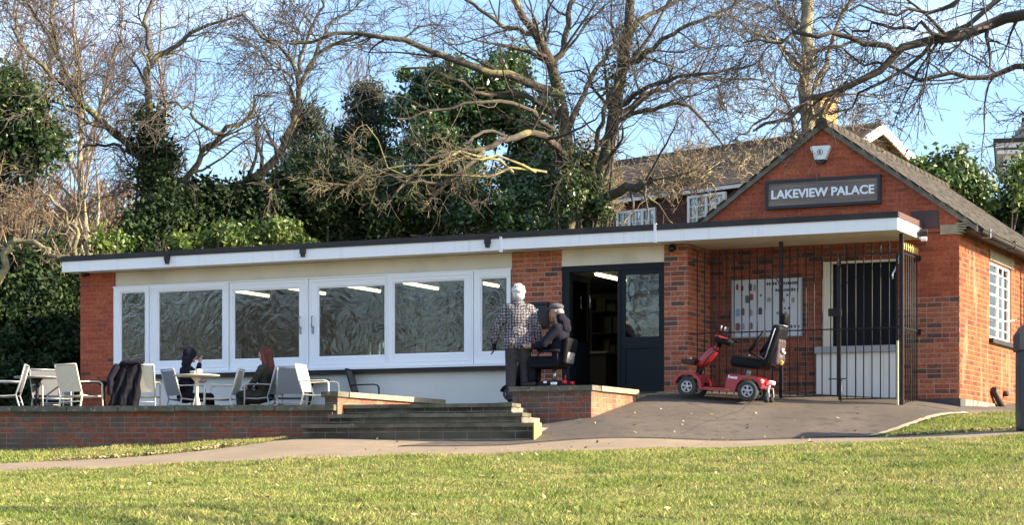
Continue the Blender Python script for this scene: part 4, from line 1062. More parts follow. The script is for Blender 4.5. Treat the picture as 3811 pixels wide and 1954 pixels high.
for k in range(8):
    x0 = r_.uniform(2190, 2270); tp = (x0 + r_.uniform(-60, 60), r_.uniform(535, 640)); d = r_.uniform(50, 52)
    pls.append(([(x0, 880, d), (x0 + r_.uniform(-30, 30), 760, d), (tp[0], tp[1], d)], .02, .01))
thicket('tan_bush', 'pale tan twiggy bush between the two-trunked tree and the brown roof', pls, [dict(n=10, len=(.4, 1.0), ang=(20, 55), segs=6, wig=.25, up=.05, rr=.6), dict(n=7, len=(.2, .5), segs=4, wig=.3, rr=.7), dict(n=3, len=(.1, .3), segs=3, wig=.3, rr=.8)], 34, m_twig_t, rmin=.009)
pls = []
for k in range(3):
    x0 = r_.uniform(1350, 1800); tp = (x0 - r_.uniform(100, 380), r_.uniform(480, 800)); d = r_.uniform(39.5, 40.5)
    pls.append(([(x0 + 350, 640, d + 1), (x0 + 150, 600 + r_.uniform(-60, 60), d), ((x0 + tp[0]) / 2, r_.uniform(560, 700), d), (tp[0], tp[1], d)], .03, .010))
thicket('drooping_boughs', 'fine lichen-grey boughs drooping in front of the dark evergreens', pls, [dict(n=7, len=(.5, 1.2), ang=(25, 65), segs=8, wig=.2, up=-.05, rr=.6), dict(n=5, len=(.25, .6), segs=6, wig=.25, up=-.04, rr=.7), dict(n=4, len=(.12, .3), segs=4, wig=.25, rr=.8)], 35, m_twig_g, m_bark_g, rmin=.0065)

# ---- evergreens
evergreen('ivy_tree', 'ivy-smothered tree, glossy green, at the left edge of the frame', [(60, 420, 41, 150, 190), (10, 520, 41, 200, 150), (150, 530, 41, 110, 110), (60, 330, 41.3, 90, 100)], 900, .085, m_lf_ivy, 41, .3, cat='tree', part='crown')
evergreen('dark_hedge', 'tall very dark evergreen hedge left of the brick pier', [(60, 1150, 39.5, 230, 260), (210, 1060, 39.8, 130, 170), (230, 1320, 39.5, 120, 220), (20, 1400, 39.2, 230, 200), (-150, 1200, 39, 160, 320), (100, 1300, 41, 300, 330)], 1500, .075, m_lf_dark, 42, .28)
evergreen('climbing_ivy', 'dark ivy climbing the foot of the crooked tree above the roof', [(560, 560, 41.9, 70, 150), (560, 760, 41.7, 110, 170), (520, 880, 41.5, 90, 110), (620, 640, 41.8, 70, 110), (560, 460, 41.9, 45, 90)], 1000, .075, m_lf_dark, 43, .25, cat='ivy')
evergreen('dark_bush', 'dark rounded bush behind the roof, right of the ivy-clad trunk', [(740, 780, 43, 150, 120), (880, 800, 43, 130, 120), (660, 850, 42.5, 100, 90), (980, 740, 43.4, 90, 110)], 1400, .08, m_lf_dark, 44, .28)
evergreen('conifer_tree', 'dark pointed conifer left of centre, its tip clear against the sky', [(1150, 430, 47, 45, 80), (1145, 540, 47, 90, 100), (1150, 660, 47, 135, 130), (1150, 820, 47, 170, 170)], 1700, .085, m_lf_conifer, 45, .2, cat='tree', spike=True, aspect=.3, part='crown')
evergreen('conifer_tree', 'brown-tipped conifer behind the left flank of the big holly', [(1385, 340, 49, 40, 60), (1360, 430, 49, 90, 90), (1340, 560, 49, 140, 130), (1330, 740, 49, 190, 190)], 1600, .085, m_lf_conifer, 46, .2, cat='tree', spike=True, aspect=.3, part='crown')
evergreen('big_holly', 'tall dark holly behind the two-trunked tree with sky showing through', [(1640, 330, 48, 190, 120), (1830, 370, 48, 170, 120), (1560, 420, 48, 130, 100), (1740, 460, 48.4, 230, 90), (1960, 470, 48, 120, 120), (1990, 620, 48, 130, 130), (1400, 590, 48, 110, 90), (1880, 250, 48.5, 110, 80), (1700, 620, 46.5, 150, 70), (1600, 520, 46.5, 130, 80)], 1200, .085, m_lf_holly, 47, .26, cat='tree', outer=.35, part='crown')
evergreen('lit_holly', 'glossy light-catching holly low behind the roof beside the oak trunk', [(1880, 760, 43.6, 210, 120), (2040, 690, 44.2, 120, 150), (1760, 800, 43.6, 130, 80), (1960, 830, 43.4, 180, 60)], 1000, .075, m_lf_holly, 48, .24)
evergreen('dark_shrubbery', 'broad band of near-black shrubs along the rear of the roof', [(1120, 740, 44, 200, 140), (1400, 740, 44, 220, 150), (1620, 740, 45, 170, 150), (1000, 850, 44.5, 160, 70), (1260, 860, 44.8, 200, 70), (1560, 870, 45, 200, 70)], 1300, .085, m_lf_mid, 49, .3)
evergreen('laurel_bush', 'bright yellow-green laurel just over the roof edge, left of centre', [(720, 905, 40.5, 90, 40), (860, 890, 40.5, 130, 55), (1010, 880, 40.6, 120, 55), (1110, 905, 40.6, 70, 35)], 1400, .075, m_lf_laurel, 50, .2)
evergreen('laurel_bush', 'small yellow-green sprig of laurel near the roof\'s left end', [(425, 890, 40.3, 45, 45), (390, 920, 40.3, 40, 30)], 1300, .07, m_lf_laurel, 51, .18)
evergreen('trunk_ivy', 'light ivy creeping up the right trunk of the two-trunked tree', [(2180, 700, 43.2, 90, 90), (2230, 790, 43.2, 80, 80), (2150, 600, 43.2, 60, 70), (2110, 720, 42.7, 50, 120)], 650, .07, m_lf_ivy, 52, .22, cat='ivy', outer=.3)
evergreen('trunk_ivy', 'sparse ivy tufts round the upper trunks of the two-trunked tree', [(2085, 380, 43, 38, 120), (2300, 300, 43.7, 40, 130), (2105, 540, 43, 42, 90), (2330, 130, 43.9, 40, 90)], 450, .06, m_lf_ivy, 53, .2, cat='ivy', outer=.5)
evergreen('right_laurel', 'bright green laurel rising behind the right slope of the gable roof', [(3500, 680, 44, 130, 100), (3600, 720, 44, 110, 90), (3440, 640, 44, 80, 60), (3560, 620, 44, 90, 60)], 900, .085, m_lf_laurel2, 54, .26, outer=.3)
evergreen('right_yew', 'dark evergreen tree filling the right edge behind the gable roof', [(3700, 820, 46, 180, 120), (3811, 740, 45, 120, 130), (3920, 700, 45, 130, 120), (3620, 880, 46, 160, 100), (3960, 800, 45, 200, 250)], 900, .09, m_lf_dark, 55, .3, cat='tree', part='crown')
evergreen('lit_shrub', 'sunlit yellow-green shrub before the white house at the right edge', [(3800, 690, 44, 70, 80), (3840, 640, 44, 50, 60)], 900, .08, m_lf_laurel, 56, .24)
# far slope of bare woodland, one mass
r = np.random.default_rng(61)
B = [((*ud((px - HX) / FPX * dd, dd), CZ + (HY - py) / FPX * dd - 3.0), (9, 4, 4.2)) for px, py, dd in ((-400, 700, 95), (200, 740, 92), (800, 700, 96), (1400, 720, 98), (2000, 760, 95), (2600, 700, 100), (3200, 690, 98), (3800, 720, 95), (4400, 700, 98))]
V, Q = leaf_cloud(r, B, 260, .16, .5, .22, .2, True)
fw = link('far_wood', mesh_np('far_wood', V, Q, None, m_lf_brown)); tag(fw, 'hazy brown bare woodland on the far slope', 'wood', None, 'stuff')
# woodland across the lake, behind the camera: what the window glass mirrors
VV, QQ, off = [], [], 0
for k in range(26):
    r = np.random.default_rng(200 + k); S = 12; h = 9 + (k * 7 % 5)
    tr = np.stack([np.cumsum(r.normal(size=S) * .12), np.cumsum(r.normal(size=S) * .12), np.linspace(0, h, S)], 1)
    pts = tr[None]; rad = np.linspace(.28, .06, S)[None]
    l1 = grow(r, pts, rad, 16, .15, 1, (2.2, 4.6), (30, 70), 7, .18, .06, .5, rmin=.04)
    l2 = grow(r, l1[0], l1[1], 6, .15, 1, (1.0, 2.2), (28, 60), 5, .2, .03, .5, rmin=.025)
    l3 = grow(r, l2[0], l2[1], 4, .15, 1, (.5, 1.2), (25, 60), 3, .2, .0, .6, rmin=.018)
    v, q = tubes([(pts, rad, 6), (l1[0], l1[1], 4), (l2[0], l2[1], 3), (l3[0], l3[1], 3)])
    a = -.92 + k * .043; dd = 44 + (k * 37 % 11) * 2.2
    VV.append(v + np.array([CAM[0] + math.sin(a - .45) * dd, CAM[1] - math.cos(a - .45) * dd, -3.2])); QQ.append(q + off); off += len(v)
lw = link('lakeside_wood', mesh_np('lakeside_wood', np.concatenate(VV), np.concatenate(QQ), None, m_bark_d, True)); tag(lw, 'bare woodland across the lake mirrored in the cafe windows', 'wood', None, 'stuff')
# ================================================================== HOUSES BEHIND
m_hang = brickmat('hung_tile', [(0, (.085, .040, .032)), (.5, (.11, .05, .038)), (1, (.075, .038, .032))], stain=(.06, .035, .03))
m_rtile = brickmat('brown_roof_tile', [(0, (.095, .075, .062)), (.5, (.075, .062, .055)), (1, (.12, .09, .07))], stain=(.13, .115, .07), sf=(.48, .7))
m_ybrick = brickmat('yellow_brick', [(0, (.42, .27, .12)), (1, (.36, .22, .10))], stain=(.3, .2, .1))
m_wpaint = M('white_paint', (.78, .78, .76), .6, (.70, .69, .66), scale=3)
gA = at(3287, 450, 58); gB = at(2440, 585, 63.9)       # ridge ends
eR = at(2790, 670, 57.3); eL = at(2286, 751, 61.7)
rd = (gA - gB); rd.z = 0; rd.normalize()
nf = Vector((rd.y, -rd.x, 0))                            # outward, towards the cafe
if nf.dot(Vector((CAM[0], CAM[1], 0)) - gA) < 0: nf = -nf
zr, ze = 8.55, 6.95
halfw = abs((eR - gA).dot(nf)); 
L0 = -11.2; L1 = 0
hb = gA + rd * -5; hb.z = float(gz(hb.x, hb.y))
house = thing('tiled_house', 'dark tile-hung house with brown roof and white windows behind the cafe', 'house', hb)
O = Vector((gA.x, gA.y, 0))
def hp(s, n, z): return O + rd * s + nf * n + Vector((0, 0, z))
fh = Matrix(((rd.x, -nf.x, 0, O.x), (rd.y, -nf.y, 0, O.y), (0, 0, 1, 0), (0, 0, 0, 1)))   # x along ridge, y away from the cafe, z up
b = MB(); ov = .30
b.box((L0 + .3, -halfw + ov, 1), (-.35, halfw - ov, ze + .02), fh); 
b.add([fh @ Vector(p) for p in ((-.36, -halfw + ov, ze), (-.36, halfw - ov, ze), (-.36, 0, zr - .12), (L0 + .3, -halfw + ov, ze), (L0 + .3, halfw - ov, ze), (L0 + .3, 0, zr - .12))], [(0, 1, 2), (5, 4, 3), (0, 2, 5, 3), (1, 4, 5, 2)])
wl_ = b.build('wall', m_ybrick, house, True)
b = MB(); b.box((L0 + .3, -halfw + ov - .03, 2), (-.4, -halfw + ov - .002, ze + .03), fh); hang = b.build('tile_hanging', m_hang, house, True)
lst = []
for rrow in range(26):
    for c in range(60):
        x = -.5 - c * .18 - (.09 if rrow % 2 else 0)
        if x < L0 + .4: continue
        z = ze - .05 - rrow * .11
        lst.append((fh @ Matrix.Translation((x, -halfw + ov - .04, z)) @ Matrix.Rotation(-.06, 4, 'X'), (.172, .014, .16)))
pieces(hang, lst, 'tile', m_hang, 120, key=lambda m: -m.translation.z)
b = MB()
th = math.atan2(zr - ze, halfw)
for sg in (-1, 1):
    b.add([fh @ Vector(p) for p in ((L0, 0, zr), (L1, 0, zr), (L1, sg * (halfw + .0), ze), (L0, sg * halfw, ze), (L0, 0, zr - .1), (L1, 0, zr - .1), (L1, sg * halfw, ze - .1), (L0, sg * halfw, ze - .1))],
          [(0, 1, 2, 3), (7, 6, 5, 4), (0, 4, 5, 1), (1, 5, 6, 2), (2, 6, 7, 3), (3, 7, 4, 0)])
hr = b.build('roof', m_rtile, house, True)
lst = []; SL = halfw / math.cos(th)
for rrow in range(int(SL / .17) + 1):
    for c in range(int(11.2 / .26)):
        x = -.12 - c * .26 - (.13 if rrow % 2 else 0); t = .1 + rrow * .17
        if t > SL: continue
        y = -t * math.cos(th); z = zr - t * math.sin(th) + .03
        lst.append((fh @ Matrix.Translation((x, y, z)) @ Matrix.Rotation(th - .05, 4, 'X'), (.25, .22, .02)))
pieces(hr, lst, 'tile', m_rtile, 300)
b = MB(); b.tube([fh @ Vector((L0, 0, zr + .03)), fh @ Vector((L1, 0, zr + .03))], .11, 8); b.build('ridge', m_rtile, house, True)
b = MB(); b.box((L0, -halfw - .06, ze - .12), (-.0, -halfw + .0, ze - .005), fh); b.build('gutter', m_wpaint, house, True)
for sg in (-1, 1):   # bargeboards
    b = MB(); b.add([fh @ Vector(p) for p in ((.02, 0, zr + .06), (.02, sg * (halfw + .1), ze + .02), (.02, sg * (halfw + .1), ze - .22), (.02, 0, zr - .20), (-.03, 0, zr + .06), (-.03, sg * (halfw + .1), ze + .02), (-.03, sg * (halfw + .1), ze - .22), (-.03, 0, zr - .20))],
          [(0, 1, 2, 3), (7, 6, 5, 4), (0, 4, 5, 1), (1, 5, 6, 2), (2, 6, 7, 3), (3, 7, 4, 0)]); b.build('bargeboard', m_wpaint, house, True)
b = MB(); cc = fh @ Vector((-2.1, .0, 0)); b.cbox((cc.x, cc.y, zr + .35), (.55, .75, 1.2), (0, 0, math.atan2(rd.y, rd.x))); ch = b.build('chimney', m_ybrick, house, True)
b = MB(); b.cbox((cc.x, cc.y, zr + .98), (.65, .85, .1), (0, 0, math.atan2(rd.y, rd.x))); b.build('chimney_cap', m_ybrick, ch, True)
def house_window(px0, px1, z0, z1, cols, rows, bay=0.0):
    yy = -halfw + ov - .06 - bay
    # columns -> distance along the ridge
    def sx(px):
        best = min((abs(((O + rd * s_ + nf * -yy).x - CAM[0]) * RT[0] / 1 + ((O + rd * s_ + nf * -yy).y - CAM[1]) * RT[1] - (px - HX) / FPX * (((O + rd * s_ + nf * -yy).x - CAM[0]) * FW[0] + ((O + rd * s_ + nf * -yy).y - CAM[1]) * FW[1])), s_) for s_ in np.linspace(L0, 0, 600))
        return float(best[1])
    s0, s1 = sx(px0), sx(px1); e = .07
    w = MB(); w.box((s0, yy - .05, z0), (s0 + e, yy + .05, z1), fh); w.box((s1 - e, yy - .05, z0), (s1, yy + .05, z1), fh); w.box((s0 + e, yy - .05, z0), (s1 - e, yy + .05, z0 + e), fh); w.box((s0 + e, yy - .05, z1 - e), (s1 - e, yy + .05, z1), fh)
    for k in range(1, cols): x = s0 + (s1 - s0) * k / cols; w.box((x - .04, yy - .045, z0 + e), (x + .04, yy + .04, z1 - e), fh)
    if bay: w.box((s0 - .02, yy + .06, z0), (s0 + .05, yy + bay + .06, z1), fh); w.box((s0 - .05, yy - .05, z0 - .35), (s1 + .05, yy + bay, z0), fh)
    wo = w.build('window', m_wpaint, house, True)
    bars = MB()
    for k in range(cols):
        xa = s0 + (s1 - s0) * (k + .5) / cols; bars.box((xa - .014, yy - .03, z0 + e), (xa + .014, yy + .02, z1 - e), fh)
        for q in range(1, rows): z = z0 + (z1 - z0) * q / rows; bars.box((s0 + (s1 - s0) * k / cols + .05, yy - .028, z - .014), (s0 + (s1 - s0) * (k + 1) / cols - .05, yy + .018, z + .014), fh)
    bars.build('glazing_bar', m_wpaint, wo, True)
    g = MB(); g.box((s0 + e, yy, z0 + e), (s1 - e, yy + .006, z1 - e), fh); g.build('pane', m_glass_d, wo, True)
    g = MB(); g.box((s0 + e, yy + .03, z0 + e), (s1 - e, yy + .035, z1 - e), fh); g.build('curtain', m_innerd, wo, True)
house_window(2298, 2442, 5.95, 6.62, 3, 2)
house_window(2562, 2700, 5.85, 6.75, 2, 3, .35)

# white house with slate mansard at the right edge
p = at(3745, 560, 72); q = Vector((p.x, p.y, 0))
fx = Vector((FW[0] + .236 * RT[0], FW[1] + .236 * RT[1], 0)).normalized(); rx = Vector((fx.y, -fx.x, 0))
wh = thing('white_house', 'tall white house with slate mansard roof at the right edge', 'house', (q.x + 3, q.y, float(gz(q.x, q.y))))
fm = Matrix(((rx.x, fx.x, 0, q.x), (rx.y, fx.y, 0, q.y), (0, 0, 1, 0), (0, 0, 0, 1)))
ztop = CZ + (HY - 575) / FPX * 72
b = MB(); b.box((-.1, 0, 2), (7, 7, ztop), fm); b.build('wall', m_wpaint, wh, True)
b = MB(); b.box((-.30, -.25, ztop), (7.2, 7.2, ztop + .12), fm); b.box((-.36, -.3, ztop + .2), (7.2, 7.2, ztop + .36), fm); b.build('cornice', m_wpaint, wh, True)
b = MB(); b.box((-.42, -.36, ztop + .36), (7.3, 7.3, ztop + .50), fm); b.build('gutter', m_black, wh, True)
m_slate = brickmat('slate', [(0, (.07, .075, .085)), (.6, (.11, .115, .125)), (1, (.25, .25, .26))], stain=(.3, .3, .3), sf=(.58, .7), ss=4)
b = MB(); h0, h1 = ztop + .5, CZ + (HY - 440) / FPX * 72
b.add([fm @ Vector(v) for v in ((.15, .1, h0), (6.8, .1, h0), (6.8, 6.8, h0), (.15, 6.8, h0), (.6, .55, h1), (6.3, .55, h1), (6.3, 6.3, h1), (.6, 6.3, h1))], [(0, 1, 5, 4), (1, 2, 6, 5), (2, 3, 7, 6), (3, 0, 4, 7), (4, 5, 6, 7)])
ms = b.build('roof', m_felt, wh, True)
lst = []
for rr_ in range(9):
    t = rr_ / 9; z = h0 + (h1 - h0) * t + .06
    for c in range(12):
        x = .2 + .45 * t + c * .3 + (.15 if rr_ % 2 else 0)
        lst.append((fm @ Matrix.Translation((x + .12, .1 + .45 * t - .01, z)) @ Matrix.Rotation(-.33, 4, 'X'), (.29, .012, .2)))
pieces(ms, lst, 'slate', m_slate, 120)
b = MB(); b.box((.5, .45, h1), (6.4, 6.4, h1 + .08), fm); b.build('roof_cap', m_felt, wh, True)

for (x0, z0) in ((1.6, ztop - 2.6), (4.0, ztop - 2.6), (1.6, ztop - 5.6), (4.0, ztop - 5.6)):
    w = MB(); w.box((x0 - .06, -.05, z0 - .1), (x0 + 1.16, .02, z0), fm); e = .07
    for (a_, b_) in (((x0, z0), (x0 + e, z0 + 1.7)), ((x0 + 1.1 - e, z0), (x0 + 1.1, z0 + 1.7)), ((x0 + e, z0 + 1.7 - e), (x0 + 1.1 - e, z0 + 1.7)), ((x0 + e, z0 + .82), (x0 + 1.1 - e, z0 + .89))): w.box((a_[0], -.03, a_[1]), (b_[0], -.001, b_[1]), fm)
    wo = w.build('window', m_wpaint, wh, True)
    g = MB(); g.box((x0 + e, -.012, z0), (x0 + 1.1 - e, -.004, z0 + 1.7 - e), fm); g.build('pane', m_innerd, wo, True)
# ================================================================== FITTINGS ON THE BUILDING
def text_mesh(s, size, mat, extrude=.004, bold=0.0, width=None):
    cu = bpy.data.curves.new('t', 'FONT'); cu.body = s; cu.size = size; cu.extrude = extrude; cu.offset = bold
    cu.align_x = 'CENTER'; cu.align_y = 'CENTER'
    o = bpy.data.objects.new('t', cu); col.objects.link(o)
    dg = bpy.context.evaluated_depsgraph_get(); me = bpy.data.meshes.new_from_object(o.evaluated_get(dg))
    bpy.data.objects.remove(o); bpy.data.curves.remove(cu)
    xs = [v.co.x for v in me.vertices]; ys = [v.co.y for v in me.vertices]
    cx, cy = (max(xs) + min(xs)) / 2, (max(ys) + min(ys)) / 2; k = (width / (max(xs) - min(xs))) if width else 1
    for v in me.vertices: v.co = Vector(((v.co.x - cx) * k, -v.co.z, v.co.y - cy))
    me.materials.clear(); me.materials.append(mat); return me
m_wood = M('sign_board', (.26, .185, .13), .5, (.13, .11, .10), scale=1.2, stretch=(.7, 1, 14), lo=.38, hi=.62)
m_letter = M('white_letter', (.85, .86, .88), .4)
m_frame = M('sign_frame', (.022, .023, .026), .4)
sg = thing('shop_sign', 'framed brown sign with white capital letters on the brick gable', 'sign', (-2.055, -.04, 3.288))
b = MB(); b.cbox((0, .0, 0), (1.70, .03, .37)); b.build('board', m_wood, sg)
b = MB(); W, H, e = .895, .218, .045
b.box((-W, -.035, H - e), (W, .035, H)); b.box((-W, -.035, -H), (W, .035, -H + e)); b.box((-W, -.034, -H + e), (-W + e, .034, H - e)); b.box((W - e, -.034, -H + e), (W, .034, H - e)); b.build('frame', m_frame, sg)
link('lettering', text_mesh('LAKEVIEW PALACE', .18, m_letter, .006, .0055, 1.60), sg, None, (0, -.022, 0))

al = thing('alarm_box', 'white burglar alarm box with black base under the gable peak', 'alarm', (-2.08, -.06, 3.85))
b = MB(); b.prism([(-.075, -.075), (.075, -.075), (.15, .10), (.14, .13), (-.14, .13), (-.15, .10)], -.045, .055); b.build('cover', M('alarm_white', (.74, .76, .72), .4), al)
b = MB(); b.prism([(-.05, -.13), (.05, -.13), (.08, -.076), (-.08, -.076)], -.04, .055); b.build('base', m_black, al)
b = MB(); b.tube([(.042 * math.cos(R_(a)), -.046, .035 + .042 * math.sin(R_(a))) for a in range(0, 361, 20)], .004, 5); b.build('ring', m_black, al)
link('letter', text_mesh('E', .065, m_black, .002, .002), al, None, (0, -.048, .035))

m_poster = M('poster_white', (.60, .62, .65), .5)
ps = thing('price_poster', 'white price poster with small pictures on the porch wall behind the railings', 'poster', (-2.94, -.03, 1.58))
b = MB(); b.box((-.558, -.004, -.435), (.558, .012, .435)); b.build('board', m_poster, ps)
b = MB(); 
for (p, q) in (((-.565, -.45), (-.545, .44)), ((.545, -.45), (.565, .44)), ((-.545, -.455), (.545, -.437))): b.box((p[0], -.012, p[1]), (q[0], .01, q[1]))
b.build('rim', m_grey, ps)
pm = [M('print_%s' % n, c, .5) for n, c in (('red', (.35, .04, .05)), ('dark', (.07, .06, .07)), ('blue', (.25, .36, .45)), ('olive', (.10, .11, .07)), ('grey', (.30, .29, .29)), ('plum', (.20, .10, .12)), ('navy', (.05, .07, .13)))]
icons = [(-.47, .33, .03, .09, 0), (-.39, .31, .03, .08, 1), (-.26, .32, .04, .11, 1), (-.31, .14, .045, .12, 3), (-.24, .17, .04, .10, 0), (-.46, -.06, .05, .12, 2), (-.38, -.05, .045, .11, 5), (-.10, -.05, .045, .11, 1), (-.25, -.07, .04, .1, 4),
         (-.46, -.28, .055, .12, 5), (-.38, -.28, .045, .1, 4), (-.25, -.27, .045, .1, 5), (-.19, .31, .03, .1, 4), (-.09, .19, .02, .04, 1), (.04, .12, .05, .07, 4), (.26, .10, .05, .07, 4), (.33, .18, .03, .03, 3), (.20, -.09, .07, .05, 4), (.29, -.02, .02, .03, 6), (.35, -.02, .02, .03, 6), (.3, -.12, .05, .1, 4), (.42, .1, .04, .08, 4)]
for (x, z, w, h, k) in icons:
    b = MB(); b.prism([(-w * .6, -h / 2), (w * .6, -h / 2), (w * .7, h * .2), (w * .35, h / 2), (-w * .35, h / 2), (-w * .7, h * .2)], -.0085, -.0045, Matrix.Translation((x, 0, z))); b.build('picture', pm[k], ps)
for (x0, x1, z) in ((.0, .50, .36), (.14, .50, .26), (.22, .50, -.30)):
    x = x0; b = MB(); rs = random.Random(int(x0 * 100) + 5)
    while x < x1: w = rs.uniform(.016, .034); b.box((x, -.0075, z - .022), (x + w, -.0045, z + .022 * rs.choice((1, .7, 1)))); x += w + rs.choice((.008, .008, .026))
    b.build('heading', pm[6], ps)

def dome(px, py, Y, label):
    x = xof(px, Y); D = FW + (px - HX) / FPX * RT; t = (Y - CAM[1]) / D[1]; z = CZ + (HY - py) / FPX * t
    o = thing('security_camera', label, 'camera', (x, Y, z), 0, 'black dome cameras')
    b = MB(); b.cyl((0, .0, .02), (0, -.07, .02), .05, 14); b.build('mount', m_black, o)
    b = MB(); b.ball((0, -.09, .0), .055, 14, 8); b.build('lens_dome', M('smoked_dome', (.012, .012, .014), .15), o)
dome(326, 1021, FY - .01, 'black dome camera at the top of the leftmost brick pier')
dome(2506, 927, FY - .01, 'black dome camera on the brick pier right of the doors')
fl = thing('floodlight', 'small black floodlight with white lens at the canopy\'s right end', 'light', (xof(3437, -.25), -.25, 2.52))
b = MB(); b.cbox((0, 0, .05), (.12, .10, .10), (.4, 0, .3), .012); b.build('housing', m_black, fl)
b = MB(); b.cbox((.01, -.02, -.035), (.09, .06, .06), (.4, 0, .3), .01); b.build('lens', m_white, fl)
b = MB(); b.tube([(-.06, .04, .05), (-.16, .03, .06)], .015, 6); b.build('bracket', m_black, fl)
mb_ = thing('letter_box', 'black metal letter box on the brick pier left of the doors', 'letter box', (xof(2016), FY - .01, 1.49))
b = MB(); b.cbox((0, -.055, 0), (.275, .10, .34), None, .012); b.build('body', m_black, mb_)
b = MB(); b.prism([(-.15, .0), (.15, .0), (.14, .045), (-.14, .045)], -.12, .0, Matrix.Translation((0, 0, .168))); b.build('lid', m_black, mb_)
b = MB(); b.cyl((-.02, -.105, .09), (-.02, -.114, .09), .018, 12); b.build('lock', m_chrome, mb_)

# notices in the windows
m_paper = M('paper', (.62, .64, .64), .8, (.42, .44, .46), scale=30)
for px0, px1, py0, py1, lab in ((862, 899, 1274, 1340, 'pale notice inside the third window, bottom left corner'), (1549, 1581, 1258, 1322, 'pale notice inside the fifth window, low in the middle'), (1789, 1812, 1216, 1262, 'white notice inside the narrow last window beside the pier')):
    x0, x1 = xof(px0, FY + .06), xof(px1, FY + .06); dd = 35.2 if px0 < 1000 else (34.0 if px0 < 1700 else 33.6)
    z0, z1 = CZ + (HY - py1) / FPX * dd, CZ + (HY - py0) / FPX * dd
    o = thing('window_notice', lab, 'notice', ((x0 + x1) / 2, FY + .062, z0)); b = MB(); b.box((-(x1 - x0) / 2, 0, 0), ((x1 - x0) / 2, .002, z1 - z0)); b.build('sheet', m_paper, o)
    b = MB()
    for k in range(4): b.box((-(x1 - x0) * .35, -.001, (z1 - z0) * (.2 + .17 * k)), ((x1 - x0) * .3, 0.0, (z1 - z0) * (.25 + .17 * k)))
    b.build('print', pm[4], o)

# shop fittings seen through the open door
sh = thing('shop_shelves', 'dark shop shelves with goods inside the open door', 'shelves', (-7.0, 4.9, .27))
b = MB(); b.box((-.9, .30, 0), (1.5, .34, 2.0)); b.box((-.9, -.1, 0), (-.86, .30, 2.0)); b.box((1.46, -.1, 0), (1.5, .30, 2.0)); b.build('carcass', m_black, sh)
rs = random.Random(9)
gm = [M('goods_%d' % k, c, .5) for k, c in enumerate(((.024, .022, .02), (.012, .009, .007), (.008, .011, .01), (.03, .029, .026), (.018, .011, .007)))]
for k in range(5):
    b = MB(); b.box((-.86, -.1, .15 + k * .4), (1.46, .30, .18 + k * .4)); so = b.build('shelf', m_innerd, sh)
    x = -.8
    while x < 1.3:
        w = rs.uniform(.08, .22); h = rs.uniform(.12, .3)
        if rs.random() < .55: b = MB(); b.box((x, -.06, .182 + k * .4), (x + w, .2, .18 + h + k * .4)); b.build('carton', rs.choice(gm), so)
        x += w + .03
o = thing('cafe_counter', 'dark service counter across the inside of the cafe', 'counter', (-9.5, 4.4, .27))
b = MB(); b.box((-2.5, -.3, 0), (2.2, .3, .95)); b.build('body', m_innerd, o); b = MB(); b.box((-2.55, -.36, .95), (2.25, .34, .99)); b.build('top', m_wood, o)

# ================================================================== RAILINGS
m_iron = M('black_iron', (.010, .010, .011), .55, (.022, .018, .016), scale=12, spec=.25)
m_iron_g = M('worn_iron', (.13, .125, .12), .5, (.05, .045, .04), scale=9, metal=.4)
FZ = lambda x, y: float(gz(x, y))
def rail_panel(t, xs, posts, y, z_top=2.27, mid=1.145, bottom=None, finial_mat=m_iron, horiz=(1, 0)):
    """bars at local positions along x from the thing's base; the thing's z base is 0 world"""
    for x in xs:
        g = FZ(t.location.x + x * horiz[0], t.location.y + x * horiz[1]) + (.03 if bottom is None else 0)
        b = MB(); z0 = g if bottom is None else bottom
        b.tube([(x, 0, z0), (x, 0, z_top)], .009, 6); bo = b.build('bar', m_iron, t)
        b = MB(); b.lathe([(.008, 0), (.017, .012), (.009, .024), (.020, .06), (.012, .085), (.0005, .125)], 6, Matrix.Translation((x, 0, z_top))); b.build('finial', finial_mat, bo)
    x0, x1 = posts
    for z in (z_top - .05, mid) + ((bottom,) if bottom else ()):
        b = MB(); b.box((x0, -.010, z - .009), (x1, .010, z + .009)); b.build('rail', m_iron, t)
def post(t, x, r, z1, mat=m_iron, g=None):
    g = FZ(t.location.x + x, t.location.y) if g is None else g
    b = MB(); b.box((x - r, -r, g - .05), (x + r, r, z1)); return b.build('post', mat, t)
RYY = -1.0
px2x = lambda c: xof(2450 + c / 2.002, RYY)
fx0 = -3.84
t = thing('railing', 'fixed black railing panel between brick pier and first gate post, behind the red scooter', 'railing', (fx0, RYY, 0))
rail_panel(t, [px2x(c) - fx0 for c in (290, 345, 400, 455, 510, 565, 622, 680, 737, 795, 850)], (.02, px2x(915) - fx0), RYY)
post(t, px2x(915) - fx0, .024, 2.46)
b = MB(); x = px2x(900) - fx0; b.tube([(x - .10, -.02, 2.05), (x - .12, -.03, 1.96), (x - .05, -.03, 1.93), (x, -.02, 1.86), (x + .04, -.02, 1.82)], .010, 6); b.build('hook', m_iron_g, t)
gx = px2x(930)
t = thing('railing_gate', 'black railing gate leaf beside the headrest of the red scooter', 'gate', (gx, RYY, 0))
rail_panel(t, [px2x(c) - gx for c in (980, 1040, 1100, 1160, 1220, 1285)], (.0, px2x(1335) - gx), RYY, bottom=.175)
b = MB(); x = px2x(1338) - gx; b.box((x - .014, -.014, .16), (x + .014, .014, 2.22)); b.build('stile', m_iron, t)
b = MB(); x = px2x(1335) - gx; b.box((x - .13, -.035, 1.335), (x + .055, .03, 1.445)); b.build('lock_box', m_iron, t)
b = MB(); b.tube([(x - .13, -.02, .42), (x + .0, -.02, .42), (x + .0, -.02, .36)], .009, 6); b.build('latch', m_iron_g, t)
gx = px2x(1352)
t = thing('railing_gate', 'black railing gate leaf in front of the dark serving hatch', 'gate', (gx, RYY, 0))
